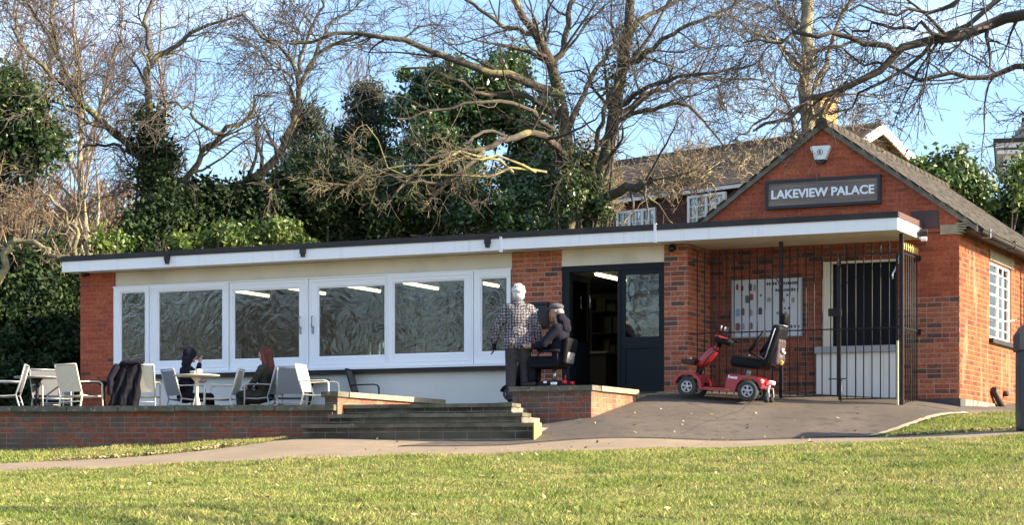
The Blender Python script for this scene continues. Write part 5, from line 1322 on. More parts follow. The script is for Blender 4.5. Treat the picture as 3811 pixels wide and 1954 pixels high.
rail_panel(t, [px2x(c) - gx for c in (1405, 1470, 1530, 1592, 1655, 1720)], (.0, px2x(1775) - gx), RYY, bottom=.125)
b = MB(); x = .0; b.box((x - .016, -.016, .11), (x + .016, .016, 2.22)); x = px2x(1778) - gx; b.box((x - .014, -.014, .1), (x + .014, .014, 2.22)); b.build('stile', m_iron, t)
b = MB(); b.tube([(.03, -.03, .42), (.03, -.03, .02)], .011, 6); b.tube([(.03, -.03, .42), (.12, -.03, .42)], .009, 6); b.build('drop_bolt', m_iron_g, t)
b = MB(); b.tube([(px2x(1345) - gx, -.03, 2.25), (px2x(1345) - gx, -.03, 2.05)], .018, 8); b.build('hinge_pin', m_iron_g, t)
sx = px2x(1812)
t = thing('railing', 'short side railing from the canopy post back to the brick wall', 'railing', (sx, RYY, 0), R_(90))
b = MB(); b.box((-.028, -.028, -.05), (.028, .028, 2.49)); b.build('post', m_iron, t)
rail_panel(t, [.12 + k * .125 for k in range(7)], (.03, .99), RYY, bottom=.06, finial_mat=M('brass_tip', (.50, .38, .12), .5), horiz=(0, 1))
b = MB(); b.tube([(.02, .03, 2.22), (.05, .06, 2.10), (.03, .10, 1.98), (.0, .13, 1.92), (-.02, .12, 1.84)], .016, 6); b.build('chain', m_chrome, t)
b = MB(); b.box((.96, -.03, 1.10), (1.0, .03, 1.18)); b.box((.96, -.03, 2.19), (1.0, .03, 2.26)); b.build('wall_bracket', m_iron, t)
b = MB(); b.box((-.06, .03, .02), (-.035, .055, .95)); b.build('tape', M('pale_stake', (.70, .62, .42), .7), t)

# ================================================================== LITTER BIN at the right edge
bp = gnd(3870, 28.0)
o = thing('litter_bin', 'dark blue-grey litter bin standing on the grass at the right edge', 'bin', bp, R_(20))
m_bin = M('bin_plastic', (.030, .040, .050), .5, (.04, .05, .06), scale=8)
b = MB(); b.cbox((0, 0, .53), (.56, .56, 1.06), None, .05); b.build('body', m_bin, o)
b = MB(); b.prism([(-.30, 0), (.30, 0), (.30, .22), (.22, .34), (.08, .40), (-.08, .40), (-.22, .34), (-.30, .22)], -.30, .30, Matrix.Translation((0, 0, 1.04))); b.build('hood', m_bin, o)
b = MB(); b.box((-.285, -.2, .25), (-.278, .2, .85)); b.build('panel', M('bin_panel', (.02, .028, .036), .5), o)

# ================================================================== TERRACE FURNITURE
m_alu = M('aluminium', (.38, .38, .37), .4, metal=.35)
m_wfr = M('cream_frame', (.62, .58, .47), .45)
m_sl_g = M('grey_sling', (.075, .082, .092), .75, (.095, .10, .11), scale=60)
m_sl_c = M('cream_sling', (.66, .62, .48), .75, (.58, .55, .43), scale=60)
m_sl_m = M('mid_grey_sling', (.17, .185, .20), .75, (.20, .21, .22), scale=60)
def sling_chair(name, label, loc, rz, fm, sm, group='stacking armchairs on the terrace'):
    t = thing(name, label, 'chair', loc, rz, group); t.scale = (.9, .9, .9)
    for s in (-1, 1):
        x = s * .265
        b = MB(); b.tube([(x, -.27, 0), (x, -.255, .40), (x, -.25, .60), (x, -.225, .635)], .015, 8); b.build('leg', fm, t)
        b = MB(); b.tube([(x, .33, 0), (x * .98, .24, .28), (x * .96, .20, .42)], .015, 8); b.build('leg', fm, t)
        b = MB(); b.tube([(x, -.225, .635), (x, -.15, .65), (x, .10, .645), (x * .97, .27, .635)], .017, 8, flat=.75); b.build('arm', fm, t)
        b = MB(); b.tube([(x * .96, -.255, .405), (x * .96, .0, .39), (x * .96, .20, .41), (x * .96, .27, .62), (x * .96, .355, .93)], .015, 8); b.build('side_frame', fm, t)
    for q, w, z, rr_ in ((.355, .254, .93, .014), (-.24, .254, .395, .012), (.235, .26, .30, .010)):
        b = MB(); b.tube([(-w, q, z), (w, q, z)], rr_, 8); b.build('crossbar', fm, t)
    b = MB(); n = 8
    rows = [(y, .41 - .018 * math.sin(math.pi * (y + .26) / .46)) for y in np.linspace(-.25, .19, n)]
    b.add([(s * .245, y, z) for y, z in rows for s in (-1, 1)] + [(s * .245, y, z - .008) for y, z in rows for s in (-1, 1)],
          [(2 * i, 2 * i + 1, 2 * i + 3, 2 * i + 2) for i in range(n - 1)] + [(2 * n + 2 * i, 2 * n + 2 * i + 2, 2 * n + 2 * i + 3, 2 * n + 2 * i + 1) for i in range(n - 1)] +
          [(0, 2 * n, 2 * n + 1, 1), (2 * n - 2, 2 * n - 1, 4 * n - 1, 4 * n - 2)] + [(2 * i, 2 * i + 2, 2 * n + 2 * i + 2, 2 * n + 2 * i) for i in range(n - 1)] + [(2 * i + 1, 2 * n + 2 * i + 1, 2 * n + 2 * i + 3, 2 * i + 3) for i in range(n - 1)], True)
    b.build('seat', sm, t)
    b = MB(); m = Matrix.Translation((0, .285, .69)) @ Matrix.Rotation(R_(-14.5), 4, 'X')
    b.box((-.243, -.005, -.23), (.243, .005, .225), m); b.build('backrest', sm, t)
    return t
zf = zt
def onT(px, d): p = at(px, 1500, d); return Vector((p.x, p.y, zf))
cam_dir = math.atan2(FW[1], FW[0])
# rz=0 faces the camera side (-y); positive turns anticlockwise seen from above
CH = [('silver armchair cut by the left edge of the frame', 22, 33.2, R_(-60), m_alu, m_sl_g), ('grey armchair behind the leftmost round table', 205, 36.2, R_(15), m_alu, m_sl_m), ('silver armchair with dark seat right of the leftmost table', 190, 34.2, R_(60), m_alu, m_sl_g),
      ('pale cream armchair turned away, in front of the brick pier', 300, 33.2, R_(170), m_wfr, m_sl_c), ('cream-backed armchair carrying the dark coat', 530, 33.4, R_(205), m_alu, m_sl_c),
      ('grey armchair holding the hooded person', 690, 34.6, R_(150), m_alu, m_sl_m), ('pale armchair half hidden right of the cup table', 825, 34.4, R_(-70), m_wfr, m_sl_c), ('grey armchair holding the red-haired person', 985, 34.2, R_(-88), m_alu, m_sl_m),
      ('mid-grey armchair turned away at the right of the red-haired person', 1082, 34.0, R_(215), m_alu, m_sl_m), ('cream armchair seen edge-on near the end of the terrace', 1190, 33.0, R_(100), m_wfr, m_sl_c), ('dark grey armchair standing behind the left parapet', 1372, 34.4, R_(105), m_iron, m_sl_g)]
chairs = [sling_chair('armchair', lab, onT(px, d), rz, fm, sm) for lab, px, d, rz, fm, sm in CH]
def round_table(label, px, d, top, legm, r=.36, h=.70, style=0):
    t = thing('round_table', label, 'table', onT(px, d), 0, 'round terrace tables')
    b = MB(); b.lathe([(.0, h - .028), (r - .02, h - .028), (r, h - .02), (r, h - .004), (r - .012, h), (0, h)], 28); b.build('table_top', top, t)
    b = MB(); b.lathe([(.10, h - .03), (.035, h - .10), (.028, h - .13), (.028, .16), (.04, .12), (.03, .10)], 12); b.build('pedestal', legm, t)
    for k in range(4):
        a = R_(45 + 90 * k); c, s_ = math.cos(a), math.sin(a)
        b = MB(); b.tube([(c * .02, s_ * .02, .36), (c * .06, s_ * .06, .16), (c * .18, s_ * .18, .05), (c * .27, s_ * .27, .012)], .015, 6); b.build('leg', legm, t)
    return t
m_tt = M('pale_table_top', (.50, .46, .36), .35, (.42, .39, .31), scale=12)
m_td = M('dark_table_top', (.040, .036, .034), .4)
m_tg = M('grey_table_top', (.26, .25, .22), .35, (.18, .17, .15), scale=9)
round_table('round table with grey rim at the far left of the terrace', 138, 34.0, m_tg, m_iron)
t2 = round_table('pale round table with a cup between the hooded and the red-haired person', 732, 33.4, m_tt, m_wfr)
round_table('dark round table in front of the brick pier', 385, 35.4, m_td, m_iron)
round_table('dark round table behind the edge-on cream armchair', 1155, 35.0, m_td, m_iron)
ct = t2.location + Vector((.06, -.05, .70))
o = thing('coffee_cup', 'cream cup on a saucer on the pale round table', 'cup', ct)
b = MB(); b.lathe([(.03, 0), (.075, .012), (.078, .016), (.03, .006)], 18); b.build('saucer', m_wfr, o)
b = MB(); b.lathe([(.028, .008), (.042, .03), (.05, .085), (.046, .085), (.038, .03), (.0, .016)], 18); b.build('cup_body', m_wfr, o)
b = MB(); b.tube([(.045, 0, .07), (.075, 0, .065), (.072, 0, .035), (.04, 0, .03)], .006, 6); b.build('handle', m_wfr, o)
o = thing('sugar_bowl', 'small pale bowl beside the cup on the pale round table', 'bowl', ct + Vector((-.13, .06, 0)))
b = MB(); b.lathe([(.03, 0), (.05, .03), (.055, .06), (.05, .06), (.0, .02)], 16); b.build('bowl_body', m_wfr, o)
# ================================================================== REMESHED SOFT SHAPES
def soft(name, prims, vox, mat, parent, smooth=4, fac=.5):
    """union of tapered capsules ('c',p0,p1,r0,r1) and ellipsoids ('e',c,(rx,ry,rz),euler) remeshed into one surface"""
    b = MB()
    for p in prims:
        if p[0] == 'c':
            a, c = Vector(p[1]), Vector(p[2]); ra, rc = p[3], p[4]
            b.tube([a, c], [ra, rc], 12); b.ball(a, ra, 12, 8); b.ball(c, rc, 12, 8)
        else:
            e = Euler(p[3]).to_matrix().to_4x4() if len(p) > 3 else None
            b.ball(p[1], p[2], 16, 12, e)
    me = b.mesh(name, mat); o = bpy.data.objects.new(name, me); col.objects.link(o)
    md = o.modifiers.new('r', 'REMESH'); md.mode = 'VOXEL'; md.voxel_size = vox
    ms_ = o.modifiers.new('s', 'SMOOTH'); ms_.iterations = smooth; ms_.factor = fac
    dg = bpy.context.evaluated_depsgraph_get(); dg.update()
    nm = bpy.data.meshes.new_from_object(o.evaluated_get(dg))
    bpy.data.objects.remove(o); bpy.data.meshes.remove(me)
    nm.name = name; nm.polygons.foreach_set('use_smooth', [True] * len(nm.polygons))
    if not nm.materials: nm.materials.append(mat)
    return link(name, nm, parent)
m_skin = M('skin', (.46, .27, .20), .55, (.40, .22, .16), scale=20)
def hand(wr, dirv, side, up=(0, 0, 1), curl=.35):
    """palm and five fingers from wrist point along dirv; side = thumb side vector"""
    w = Vector(wr); f = Vector(dirv).normalized(); s = Vector(side).normalized(); n = f.cross(s).normalized()
    pr = [('c', w, w + f * .03, .024, .028), ('e', w + f * .055, (.040, .040, .028))]
    base = w + f * .075
    for k, L in enumerate((.065, .075, .072, .055)):
        b0 = base + s * (.027 - .018 * k); b1 = b0 + (f - n * curl).normalized() * L * .55; b2 = b1 + (f - n * (curl * 2.6)).normalized() * L * .5
        pr += [('c', b0, b1, .0095, .0085), ('c', b1, b2, .0085, .0072)]
    t0 = w + f * .03 + s * .028; t1 = t0 + (f * .6 + s * .8).normalized() * .035; t2 = t1 + (f + s * .2 - n * .3).normalized() * .03
    pr += [('c', t0, t1, .012, .010), ('c', t1, t2, .010, .008)]
    return pr
def head(c, yaw=0.0, tilt=0.0, k=1.0):
    """head facing +x before yaw, c = centre"""
    m = Matrix.Translation(Vector(c)) @ Matrix.Rotation(yaw, 4, 'Z') @ Matrix.Rotation(tilt, 4, 'Y')
    e = (0, tilt, yaw); P = lambda x, y, z: tuple(m @ Vector((x * k, y * k, z * k)))
    return [('e', P(-.012, 0, .025), (.098 * k, .078 * k, .098 * k), e), ('e', P(.018, 0, -.045), (.068 * k, .06 * k, .068 * k), e), ('e', P(.055, 0, -.085), (.03 * k, .032 * k, .024 * k), e),
            ('c', P(.085, 0, .015), P(.108, 0, -.022), .011 * k, .014 * k), ('e', P(.082, 0, -.055), (.014 * k, .026 * k, .010 * k), e),
            ('e', P(-.01, .078 * 1.0, -.005), (.022 * k, .010 * k, .032 * k), e), ('e', P(-.01, -.078, -.005), (.022 * k, .010 * k, .032 * k), e),
            ('e', P(.078, .030, .022), (.014 * k, .02 * k, .010 * k), e), ('e', P(.078, -.030, .022), (.014 * k, .02 * k, .010 * k), e)], m

# ---- standing person in the checked jacket, seen from behind
def patterned():
    m = bpy.data.materials.new('checked_cloth'); m.use_nodes = True
    n, l = m.node_tree.nodes, m.node_tree.links; b = n['Principled BSDF']; b.inputs['Roughness'].default_value = .9; b.inputs['Specular IOR Level'].default_value = .1
    tc = n.new('ShaderNodeTexCoord'); ns = n.new('ShaderNodeTexNoise'); ns.inputs['Scale'].default_value = 16; ns.inputs['Detail'].default_value = 3
    l.new(tc.outputs['Object'], ns.inputs['Vector'])
    sc = n.new('ShaderNodeVectorMath'); sc.operation = 'SCALE'; sc.inputs['Scale'].default_value = .06
    l.new(ns.outputs['Color'], sc.inputs[0]); ad = n.new('ShaderNodeVectorMath'); l.new(tc.outputs['Object'], ad.inputs[0]); l.new(sc.outputs[0], ad.inputs[1])
    w1 = n.new('ShaderNodeTexWave'); w1.bands_direction = 'Y'; w1.inputs['Scale'].default_value = 7.6; w1.inputs['Distortion'].default_value = 4.0
    w2 = n.new('ShaderNodeTexWave'); w2.bands_direction = 'Z'; w2.inputs['Scale'].default_value = 7.6; w2.inputs['Distortion'].default_value = 4.0
    for w in (w1, w2): l.new(ad.outputs[0], w.inputs['Vector'])
    mu = n.new('ShaderNodeMath'); mu.operation = 'MINIMUM'; l.new(w1.outputs['Fac'], mu.inputs[0]); l.new(w2.outputs['Fac'], mu.inputs[1])
    mr = n.new('ShaderNodeMapRange'); mr.inputs[1].default_value = .05; mr.inputs[2].default_value = .55; l.new(mu.outputs[0], mr.inputs[0])
    mx = n.new('ShaderNodeMixRGB'); mx.inputs['Color1'].default_value = (.045, .042, .05, 1); mx.inputs['Color2'].default_value = (.28, .262, .272, 1); l.new(mr.outputs[0], mx.inputs['Fac'])
    l.new(mx.outputs[0], b.inputs['Base Color']); MATS['checked_cloth'] = m
    return m
m_check = patterned()
m_trou = M('charcoal_cloth', (.045, .042, .042), .9, (.065, .060, .058), scale=18, bump=.3, bscale=22, bdist=.02, spec=.08)
m_blackc = M('black_cloth', (.009, .009, .012), .9, (.017, .017, .022), scale=14, bump=.4, bscale=16, bdist=.02, spec=.08)
m_navy = M('dark_jacket', (.011, .011, .018), .9, (.019, .018, .028), scale=9, bump=.4, bscale=14, bdist=.02, spec=.08)
m_olive = M('dark_olive_coat', (.036, .034, .026), .85, (.055, .052, .04), scale=9, bump=.4, bscale=14, bdist=.02, spec=.08)
m_whair = M('white_hair', (.64, .61, .58), .9, (.44, .42, .40), scale=26, stretch=(1, 1, .35), bump=.5, bscale=60)
m_rhair = M('auburn_hair', (.13, .030, .014), .7, (.055, .014, .008), scale=30, stretch=(1, 1, .12), bump=.5, bscale=60)
m_capc = M('grey_tweed', (.10, .105, .12), .9, (.07, .073, .085), scale=50)
m_shoe = M('shoe', (.02, .018, .018), .5)
def landing_z(x, y): 
    t = max(0, min(1, (y + 4.3) / 3.3)); u = max(0, min(1, (x + 8.3) / 4.4)); return -.012 + t * (.112 + u * .185)
sp = at(1928, 1480, 31.9)
P1 = thing('person', 'person in a checked black and white jacket standing with back to the camera', 'person', (sp.x, sp.y, landing_z(sp.x, sp.y) + .0), R_(118)); P1.scale = (1.03, 1.03, 1.03)
# local: facing +x
hd, hm = head((.035, 0, 1.565), R_(8), .12)
soft('body', hd + [('c', (-.005, 0, 1.36), (.015, 0, 1.50), .055, .052), ('e', (0, 0, 1.2), (.09, .14, .2))] + [('c', (.0, 0, 1.0), (0, 0, 1.35), .10, .10)]
     + hand((.06, -.31, .80), (.12, -.02, -1), (1, .1, 0)) + hand((.09, .34, .83), (.2, .05, -1), (1, -.1, 0))
     + [('c', (.02, -.27, 1.05), (.06, -.31, .80), .036, .026), ('c', (.03, .30, 1.05), (.09, .34, .83), .036, .026), ('c', (0, .17, 1.33), (.03, .30, 1.05), .045, .036), ('c', (0, -.17, 1.33), (.02, -.27, 1.05), .045, .036), ('c', (0, 0, .9), (0, 0, 1.1), .11, .11)], .0085, m_skin, P1, 3)
soft('jacket', [('e', (-.005, 0, 1.20), (.135, .205, .24)), ('e', (.0, 0, .98), (.145, .215, .20)), ('c', (-.02, -.13, 1.35), (-.02, .13, 1.35), .078, .078), ('c', (0, -.175, 1.335), (.015, -.275, 1.05), .080, .066), ('c', (.015, -.275, 1.05), (.05, -.305, .86), .064, .052),
     ('c', (0, .175, 1.335), (.02, .305, 1.06), .080, .066), ('c', (.02, .305, 1.06), (.075, .335, .89), .064, .052), ('c', (-.02, 0, 1.38), (.005, 0, 1.475), .09, .080), ('c', (0, -.1, .86), (0, .1, .86), .135, .135)], .013, m_check, P1, 5)
soft('trousers', [('e', (0, 0, .86), (.125, .175, .13)), ('c', (0, -.09, .84), (.03, -.105, .48), .105, .085), ('c', (.03, -.105, .48), (0, -.115, .10), .082, .074), ('c', (0, .09, .84), (.0, .10, .48), .105, .085), ('c', (0, .10, .48), (-.03, .11, .10), .082, .074)], .013, m_trou, P1, 4)
soft('shoe', [('c', (-.02, -.115, .05), (.15, -.12, .04), .05, .04)], .010, m_shoe, P1, 2); soft('shoe', [('c', (-.05, .11, .05), (.12, .115, .04), .05, .04)], .010, m_shoe, P1, 2)
_rh = random.Random(4)
_cur = []
for k in range(46):
    v = Vector((_rh.gauss(-.6, .6), _rh.gauss(0, .8), _rh.gauss(.35, .7))).normalized()
    _cur.append(('e', tuple(hm @ Vector((-.035 + v.x * .095, v.y * .090, .03 + v.z * .100))), (_rh.uniform(.014, .024),) * 3))
soft('hair', [('e', tuple(hm @ Vector((-.035, 0, .04))), (.102, .094, .100)), ('e', tuple(hm @ Vector((-.055, 0, -.04))), (.078, .088, .075))] + _cur, .007, m_whair, P1, 2)
soft('glove', hand((.06, -.31, .80), (.12, -.02, -1), (1, .1, 0)) + [('c', (.055, -.308, .84), (.06, -.31, .79), .036, .034)], .006, m_blackc, P1, 1)
soft('glove', hand((.09, .34, .83), (.2, .05, -1), (1, -.1, 0)) + [('c', (.085, .338, .87), (.09, .34, .82), .036, .034)], .006, m_blackc, P1, 1)

# ---- seated figures: local facing +x, hip over the origin, floor at z=0
def seated(name, label, loc, rz, coat, hairf, arms, hipz=.47, lean=.0, headyaw=0, headtilt=0, trou=m_blackc, long_coat=False, knees=.42, feet=(.46, .05), scl=.9):
    t = thing(name, label, 'person', loc, rz); t.scale = (scl, scl, scl)
    sh = Vector((-.04 + lean, 0, hipz + .52)); hc = (sh.x + .055 + lean * .4, 0, sh.z + .235)
    hd, hm = head(hc, headyaw, headtilt)
    body = hd + [('c', (sh.x + .01, 0, sh.z + .02), (hc[0] - .02, 0, hc[2] - .06), .055, .052), ('c', (-.02, 0, hipz + .05), (sh.x, 0, sh.z - .06), .11, .10)]
    co = [('e', ((sh.x - .02) / 2, 0, hipz + .20), (.135, .19, .24)), ('e', (sh.x - .01, 0, sh.z - .13), (.125, .20, .17)), ('c', (sh.x - .02, -.12, sh.z - .02), (sh.x - .02, .12, sh.z - .02), .075, .075), ('e', (-.01, 0, hipz + .02), (.15, .195, .12))]
    for sgn, el, wr, hdir, thumb in arms:
        s0 = Vector((sh.x, sgn * .175, sh.z - .03)); el = Vector(el); wr = Vector(wr)
        body += [('c', s0, el, .045, .038), ('c', el, wr, .036, .027)] + hand(wr, hdir, thumb)
        co += [('c', s0, el, .078, .062), ('c', el, el.lerp(wr, .86), .06, .045)]
    soft('body', body, .0085, m_skin, t, 3)
    if long_coat: co += [('c', (.0, -.1, hipz + .03), (knees * .9, -.12, hipz + .03), .105, .09), ('c', (.0, .1, hipz + .03), (knees * .9, .12, hipz + .03), .105, .09), ('e', (knees * .45, 0, hipz - .03), (.28, .19, .10))]
    soft('coat', co, .013, coat, t, 4)
    fx, fz = feet
    soft('trousers', [('c', (0, -.09, hipz), (knees, -.11, hipz + .02), .095, .075), ('c', (knees, -.11, hipz + .02), (fx, -.11, fz + .08), .072, .055), ('c', (0, .09, hipz), (knees, .11, hipz + .02), .095, .075), ('c', (knees, .11, hipz + .02), (fx, .11, fz + .08), .072, .055), ('e', (0, 0, hipz), (.14, .17, .10))], .013, trou, t, 3)
    for sgn in (-1, 1): soft('shoe', [('c', (fx - .03, sgn * .11, fz), (fx + .13, sgn * .12, fz - .008), .046, .038)], .010, m_shoe, t, 2)
    hairf(t, hm)
    return t
def hood(mat):
    def f(t, m):
        soft('hood', [('e', tuple(m @ Vector((-.035, 0, .03))), (.125, .110, .130)), ('e', tuple(m @ Vector((-.06, 0, -.08))), (.10, .105, .10)), ('c', tuple(m @ Vector((-.07, -.06, -.16))), tuple(m @ Vector((-.07, .06, -.16))), .07, .07)], .010, mat, t, 4)
    return f
def long_hair(t, m):
    soft('hair', [('e', tuple(m @ Vector((-.03, 0, .045))), (.105, .095, .100)), ('c', tuple(m @ Vector((-.07, 0, .0))), tuple(m @ Vector((-.12, 0, -.22))), .095, .085), ('c', tuple(m @ Vector((-.12, 0, -.22))), tuple(m @ Vector((-.13, 0, -.36))), .085, .05),
          ('c', tuple(m @ Vector((-.02, .085, .02))), tuple(m @ Vector((-.06, .10, -.25))), .035, .04), ('c', tuple(m @ Vector((-.02, -.085, .02))), tuple(m @ Vector((-.06, -.10, -.25))), .035, .04)], .010, m_rhair, t, 4)
def flat_cap(t, m):
    soft('hair', [('e', tuple(m @ Vector((-.05, 0, -.02))), (.07, .083, .06))], .009, M('grey_hair', (.25, .24, .23), .8), t, 3)
    soft('cap', [('e', tuple(m @ Vector((-.015, 0, .065))), (.115, .098, .058)), ('e', tuple(m @ Vector((.105, 0, .05))), (.055, .075, .013), (0, .3, 0))], .008, m_capc, t, 3)
    soft('collar_hood', [('e', tuple(m @ Vector((-.065, 0, -.095))), (.075, .095, .065)), ('c', tuple(m @ Vector((-.075, -.085, -.15))), tuple(m @ Vector((-.075, .085, -.15))), .055, .055), ('e', tuple(m @ Vector((-.11, 0, -.185))), (.075, .13, .085)), ('e', tuple(m @ Vector((-.12, 0, -.27))), (.06, .14, .09))], .012, m_navy, t, 4)
c = chairs[5]
seated('person', 'hooded person in black seated with raised arm at the pale round table', c.location + Vector((.02, -.02, 0)), R_(52), m_blackc, hood(m_navy),
       [(-1, (.10, -.30, .80), (.22, -.13, 1.06), (.15, .2, .9), (0, 1, 0)), (1, (.05, .25, .74), (.30, .14, .74), (1, -.2, 0), (0, -.5, .8))], .43, .06, 0, .15)
c = chairs[7]
seated('person', 'red-haired person in dark olive coat seated facing left', c.location + Vector((0.0, 0, 0)), R_(182), m_olive, long_hair,
       [(-1, (.05, -.25, .72), (.27, -.10, .60), (1, .3, -.2), (0, .6, .6)), (1, (.05, .25, .72), (.27, .10, .60), (1, -.3, -.2), (0, -.6, .6))], .43, .0, 0, .03, m_olive, True, .44, (.42, .05))

# coat thrown over the cream chair
c = chairs[4]
o = thing('coat', 'black padded coat thrown over the cream-backed armchair', 'coat', c.location, c.rotation_euler.z)
NU, NV = 25, 30; V_ = []
for j in range(NV):
    v = j / (NV - 1)
    for i in range(NU):
        q = i / (NU - 1)
        if v < .25: t_ = (.25 - v) / .25; y0, z0, dr_ = .27 - .02 * t_, .865 - .26 * t_, t_
        elif v < .35: a_ = (v - .25) / .10 * math.pi; y0, z0, dr_ = .315 - .045 * math.cos(a_), .865 + .03 * math.sin(a_), 0
        else: t_ = (v - .35) / .65; y0, z0, dr_ = .36 + .03 * math.sin(t_ * 2.6) - .03 * t_, .865 - .72 * t_ - .05 * math.sin(q * 9) * t_, t_
        x0 = -.06 + (.34 + .16 * dr_) * q + .05 * dr_
        fold = .030 * math.sin(q * 17 + 1.5 * math.sin(v * 5)) * (.25 + dr_) + .018 * math.sin(q * 41 + v * 9) * dr_ + (.05 * dr_ * math.sin(q * 3.1))
        V_.append((x0 + .012 * math.sin(v * 22 + q * 5), y0 + (fold if v > .3 else -fold), z0 + .014 * math.sin(q * 13)))
Q_ = [(j * NU + i, j * NU + i + 1, (j + 1) * NU + i + 1, (j + 1) * NU + i) for j in range(NV - 1) for i in range(NU - 1)]
sh_ = link('shell', mesh_np('shell', np.array(V_), np.array(Q_), None, m_blackc, True), o)
md = sh_.modifiers.new('t', 'SOLIDIFY'); md.thickness = .028; md.offset = 0
md = sh_.modifiers.new('s', 'SUBSURF'); md.levels = 1; md.render_levels = 1
soft('sleeve', [('c', (.33, .41, .80), (.42, .45, .62), .055, .050), ('c', (.42, .45, .62), (.43, .42, .40), .050, .040)], .010, m_navy, o, 2)
soft('collar', [('c', (.0, .40, .875), (.20, .41, .865), .030, .034), ('c', (.20, .41, .865), (.27, .40, .84), .034, .026)], .010, m_navy, o, 2)
o = thing('handbag', 'small dark bag resting on the ledge beside the thrown coat', 'bag', c.location + Vector((-.62, .35, .0)))
soft('bag_body', [('e', (0, 0, .09), (.13, .07, .09)), ('e', (0, 0, .05), (.14, .08, .05))], .012, m_trou, o, 3)
b = MB(); b.tube([(-.08, 0, .14), (-.06, 0, .24), (.06, 0, .24), (.08, 0, .14)], .010, 6); b.build('strap', m_trou, o)

# ================================================================== MOBILITY SCOOTERS
m_red = M('red_gloss', (.33, .012, .022), .22, coat=.6, spec=.6)
m_tyre = M('tyre', (.035, .035, .036), .85, (.05, .05, .05), scale=30)
m_alloy = M('alloy', (.42, .43, .44), .4, metal=.4)
m_vinyl = M('black_vinyl', (.007, .0075, .009), .6, spec=.15)
m_plast = M('black_plastic', (.009, .009, .011), .55, spec=.2)
def wheel(parent, c, r, w):
    m = Matrix.Translation(Vector(c)) @ Matrix.Rotation(R_(90), 4, 'X')
    b = MB(); b.lathe([(r * .56, -w * .42), (r * .80, -w * .5), (r * .95, -w * .38), (r, -w * .15), (r, w * .15), (r * .95, w * .38), (r * .80, w * .5), (r * .56, w * .42)], 28, m, True, False); t = b.build('tyre', m_tyre, parent)
    b = MB(); b.lathe([(r * .46, -w * .36), (r * .56, -w * .43), (r * .57, w * .43), (r * .46, w * .36)], 24, m, True, False)
    for k in range(5):
        a = 2 * math.pi * k / 5 + .3; q = m @ Matrix.Rotation(a, 4, 'Z')
        for s in (-1, 1): b.box((r * .08, -r * .10, s * w * .36 - .006), (r * .50, r * .10, s * w * .36 + .006), q)
    for s in (-1, 1): b.lathe([(r * .17, s * w * .30 - .012), (r * .17, s * w * .30 + .024), (0, s * w * .30 + .026)] if s > 0 else [(0, s * w * .30 - .026), (r * .17, s * w * .30 - .024), (r * .17, s * w * .30 + .012)], 14, m)
    b.build('rim', m_alloy, t)
    b = MB(); b.lathe([(0, -w * .12), (r * .47, -w * .12), (r * .47, w * .12), (0, w * .12)], 16, m); b.build('hub', m_plast, t)
def arc(cx, cz, r, a0, a1, n): return [(cx + r * math.cos(R_(a0 + (a1 - a0) * i / n)), cz + r * math.sin(R_(a0 + (a1 - a0) * i / n))) for i in range(n + 1)]
sY = -1.62
pm_ = at(2686, 1470, 31.3)
g0, g1 = gz(pm_.x - .46, pm_.y), gz(pm_.x + .46, pm_.y)
SC = thing('mobility_scooter', 'red mobility scooter with black seat parked before the railings', 'mobility scooter', (pm_.x, pm_.y, float(g0 + g1) / 2 + .024), R_(2))
SC.rotation_euler = (0, math.atan2(float(g0 - g1), .92), R_(2))
for s in (-1, 1):
    wheel(SC, (-.46, s * .24, .148), .148, .095); wheel(SC, (.46, s * .25, .152), .154, .11)
W_ = .27
b = MB()   # rear body with wheel arch
b.prism([(.11, .15), (.13, .345), (.17, .375), (.52, .375), (.60, .355), (.665, .27), (.655, .20)] + arc(.46, .150, .188, 18, 180, 12) + [(.265, .135)], -W_, W_); b.build('rear_body', m_red, SC)
b = MB(); b.prism([(-.262, .125), (-.255, .165), (.115, .175), (.27, .165), (.27, .125)], -.25, .25); b.build('floor_board', m_red, SC)
b = MB(); b.box((-.24, -.22, .178), (.10, .22, .186)); b.build('foot_mat', m_plast, SC)
b = MB()   # front fender arch
oa = arc(-.46, .148, .225, 168, -2, 14); ia = arc(-.46, .148, .185, -2, 168, 14)
b.prism(oa + [(-.232, .125), (-.272, .122)] + ia, -.29, -.12); b.prism(oa + [(-.232, .125), (-.272, .122)] + ia, .12, .29); b.prism(arc(-.46, .148, .228, 150, 20, 10) + arc(-.46, .148, .20, 20, 150, 10), -.12, .12); b.build('front_fender', m_red, SC)
b = MB(); b.tube([(-.60, -.18, .26), (-.68, -.17, .27), (-.685, -.16, .215), (-.62, -.15, .20)], .012, 6); b.tube([(-.60, .18, .26), (-.68, .17, .27), (-.685, .16, .215), (-.62, .15, .20)], .012, 6); b.tube([(-.683, -.17, .25), (-.683, .17, .25)], .012, 6); b.build('bumper', m_plast, SC)
b = MB(); b.tube([(-.40, 0, .30), (-.36, 0, .47)], .05, 10); b.build('tiller_base', m_plast, SC)
b = MB(); b.tube([(-.385, 0, .46), (-.34, 0, .53), (-.20, 0, .69), (-.165, 0, .725)], [.055, .068, .06, .045], 12, flat=1.35); b.build('tiller', m_red, SC)
b = MB(); b.tube([(-.17, 0, .72), (-.13, 0, .74), (-.09, 0, .73)], [.05, .06, .03], 10); b.build('tiller_collar', m_red, SC)
b = MB(); b.tube([(-.14, 0, .74), (-.10, 0, .82)], .035, 10); b.build('tiller_neck', m_plast, SC)
b = MB(); b.cbox((-.045, 0, .855), (.24, .26, .085), (0, .22, 0), .03); b.build('console', m_plast, SC)
b = MB(); b.cbox((-.075, 0, .895), (.17, .22, .05), (0, .28, 0), .02); b.build('console_cover', m_red, SC)
for s in (-1, 1):
    b = MB(); b.tube([(-.03, s * .11, .86), (.02, s * .24, .875), (.13, s * .27, .865)], .016, 8); b.build('handlebar', m_plast, SC)
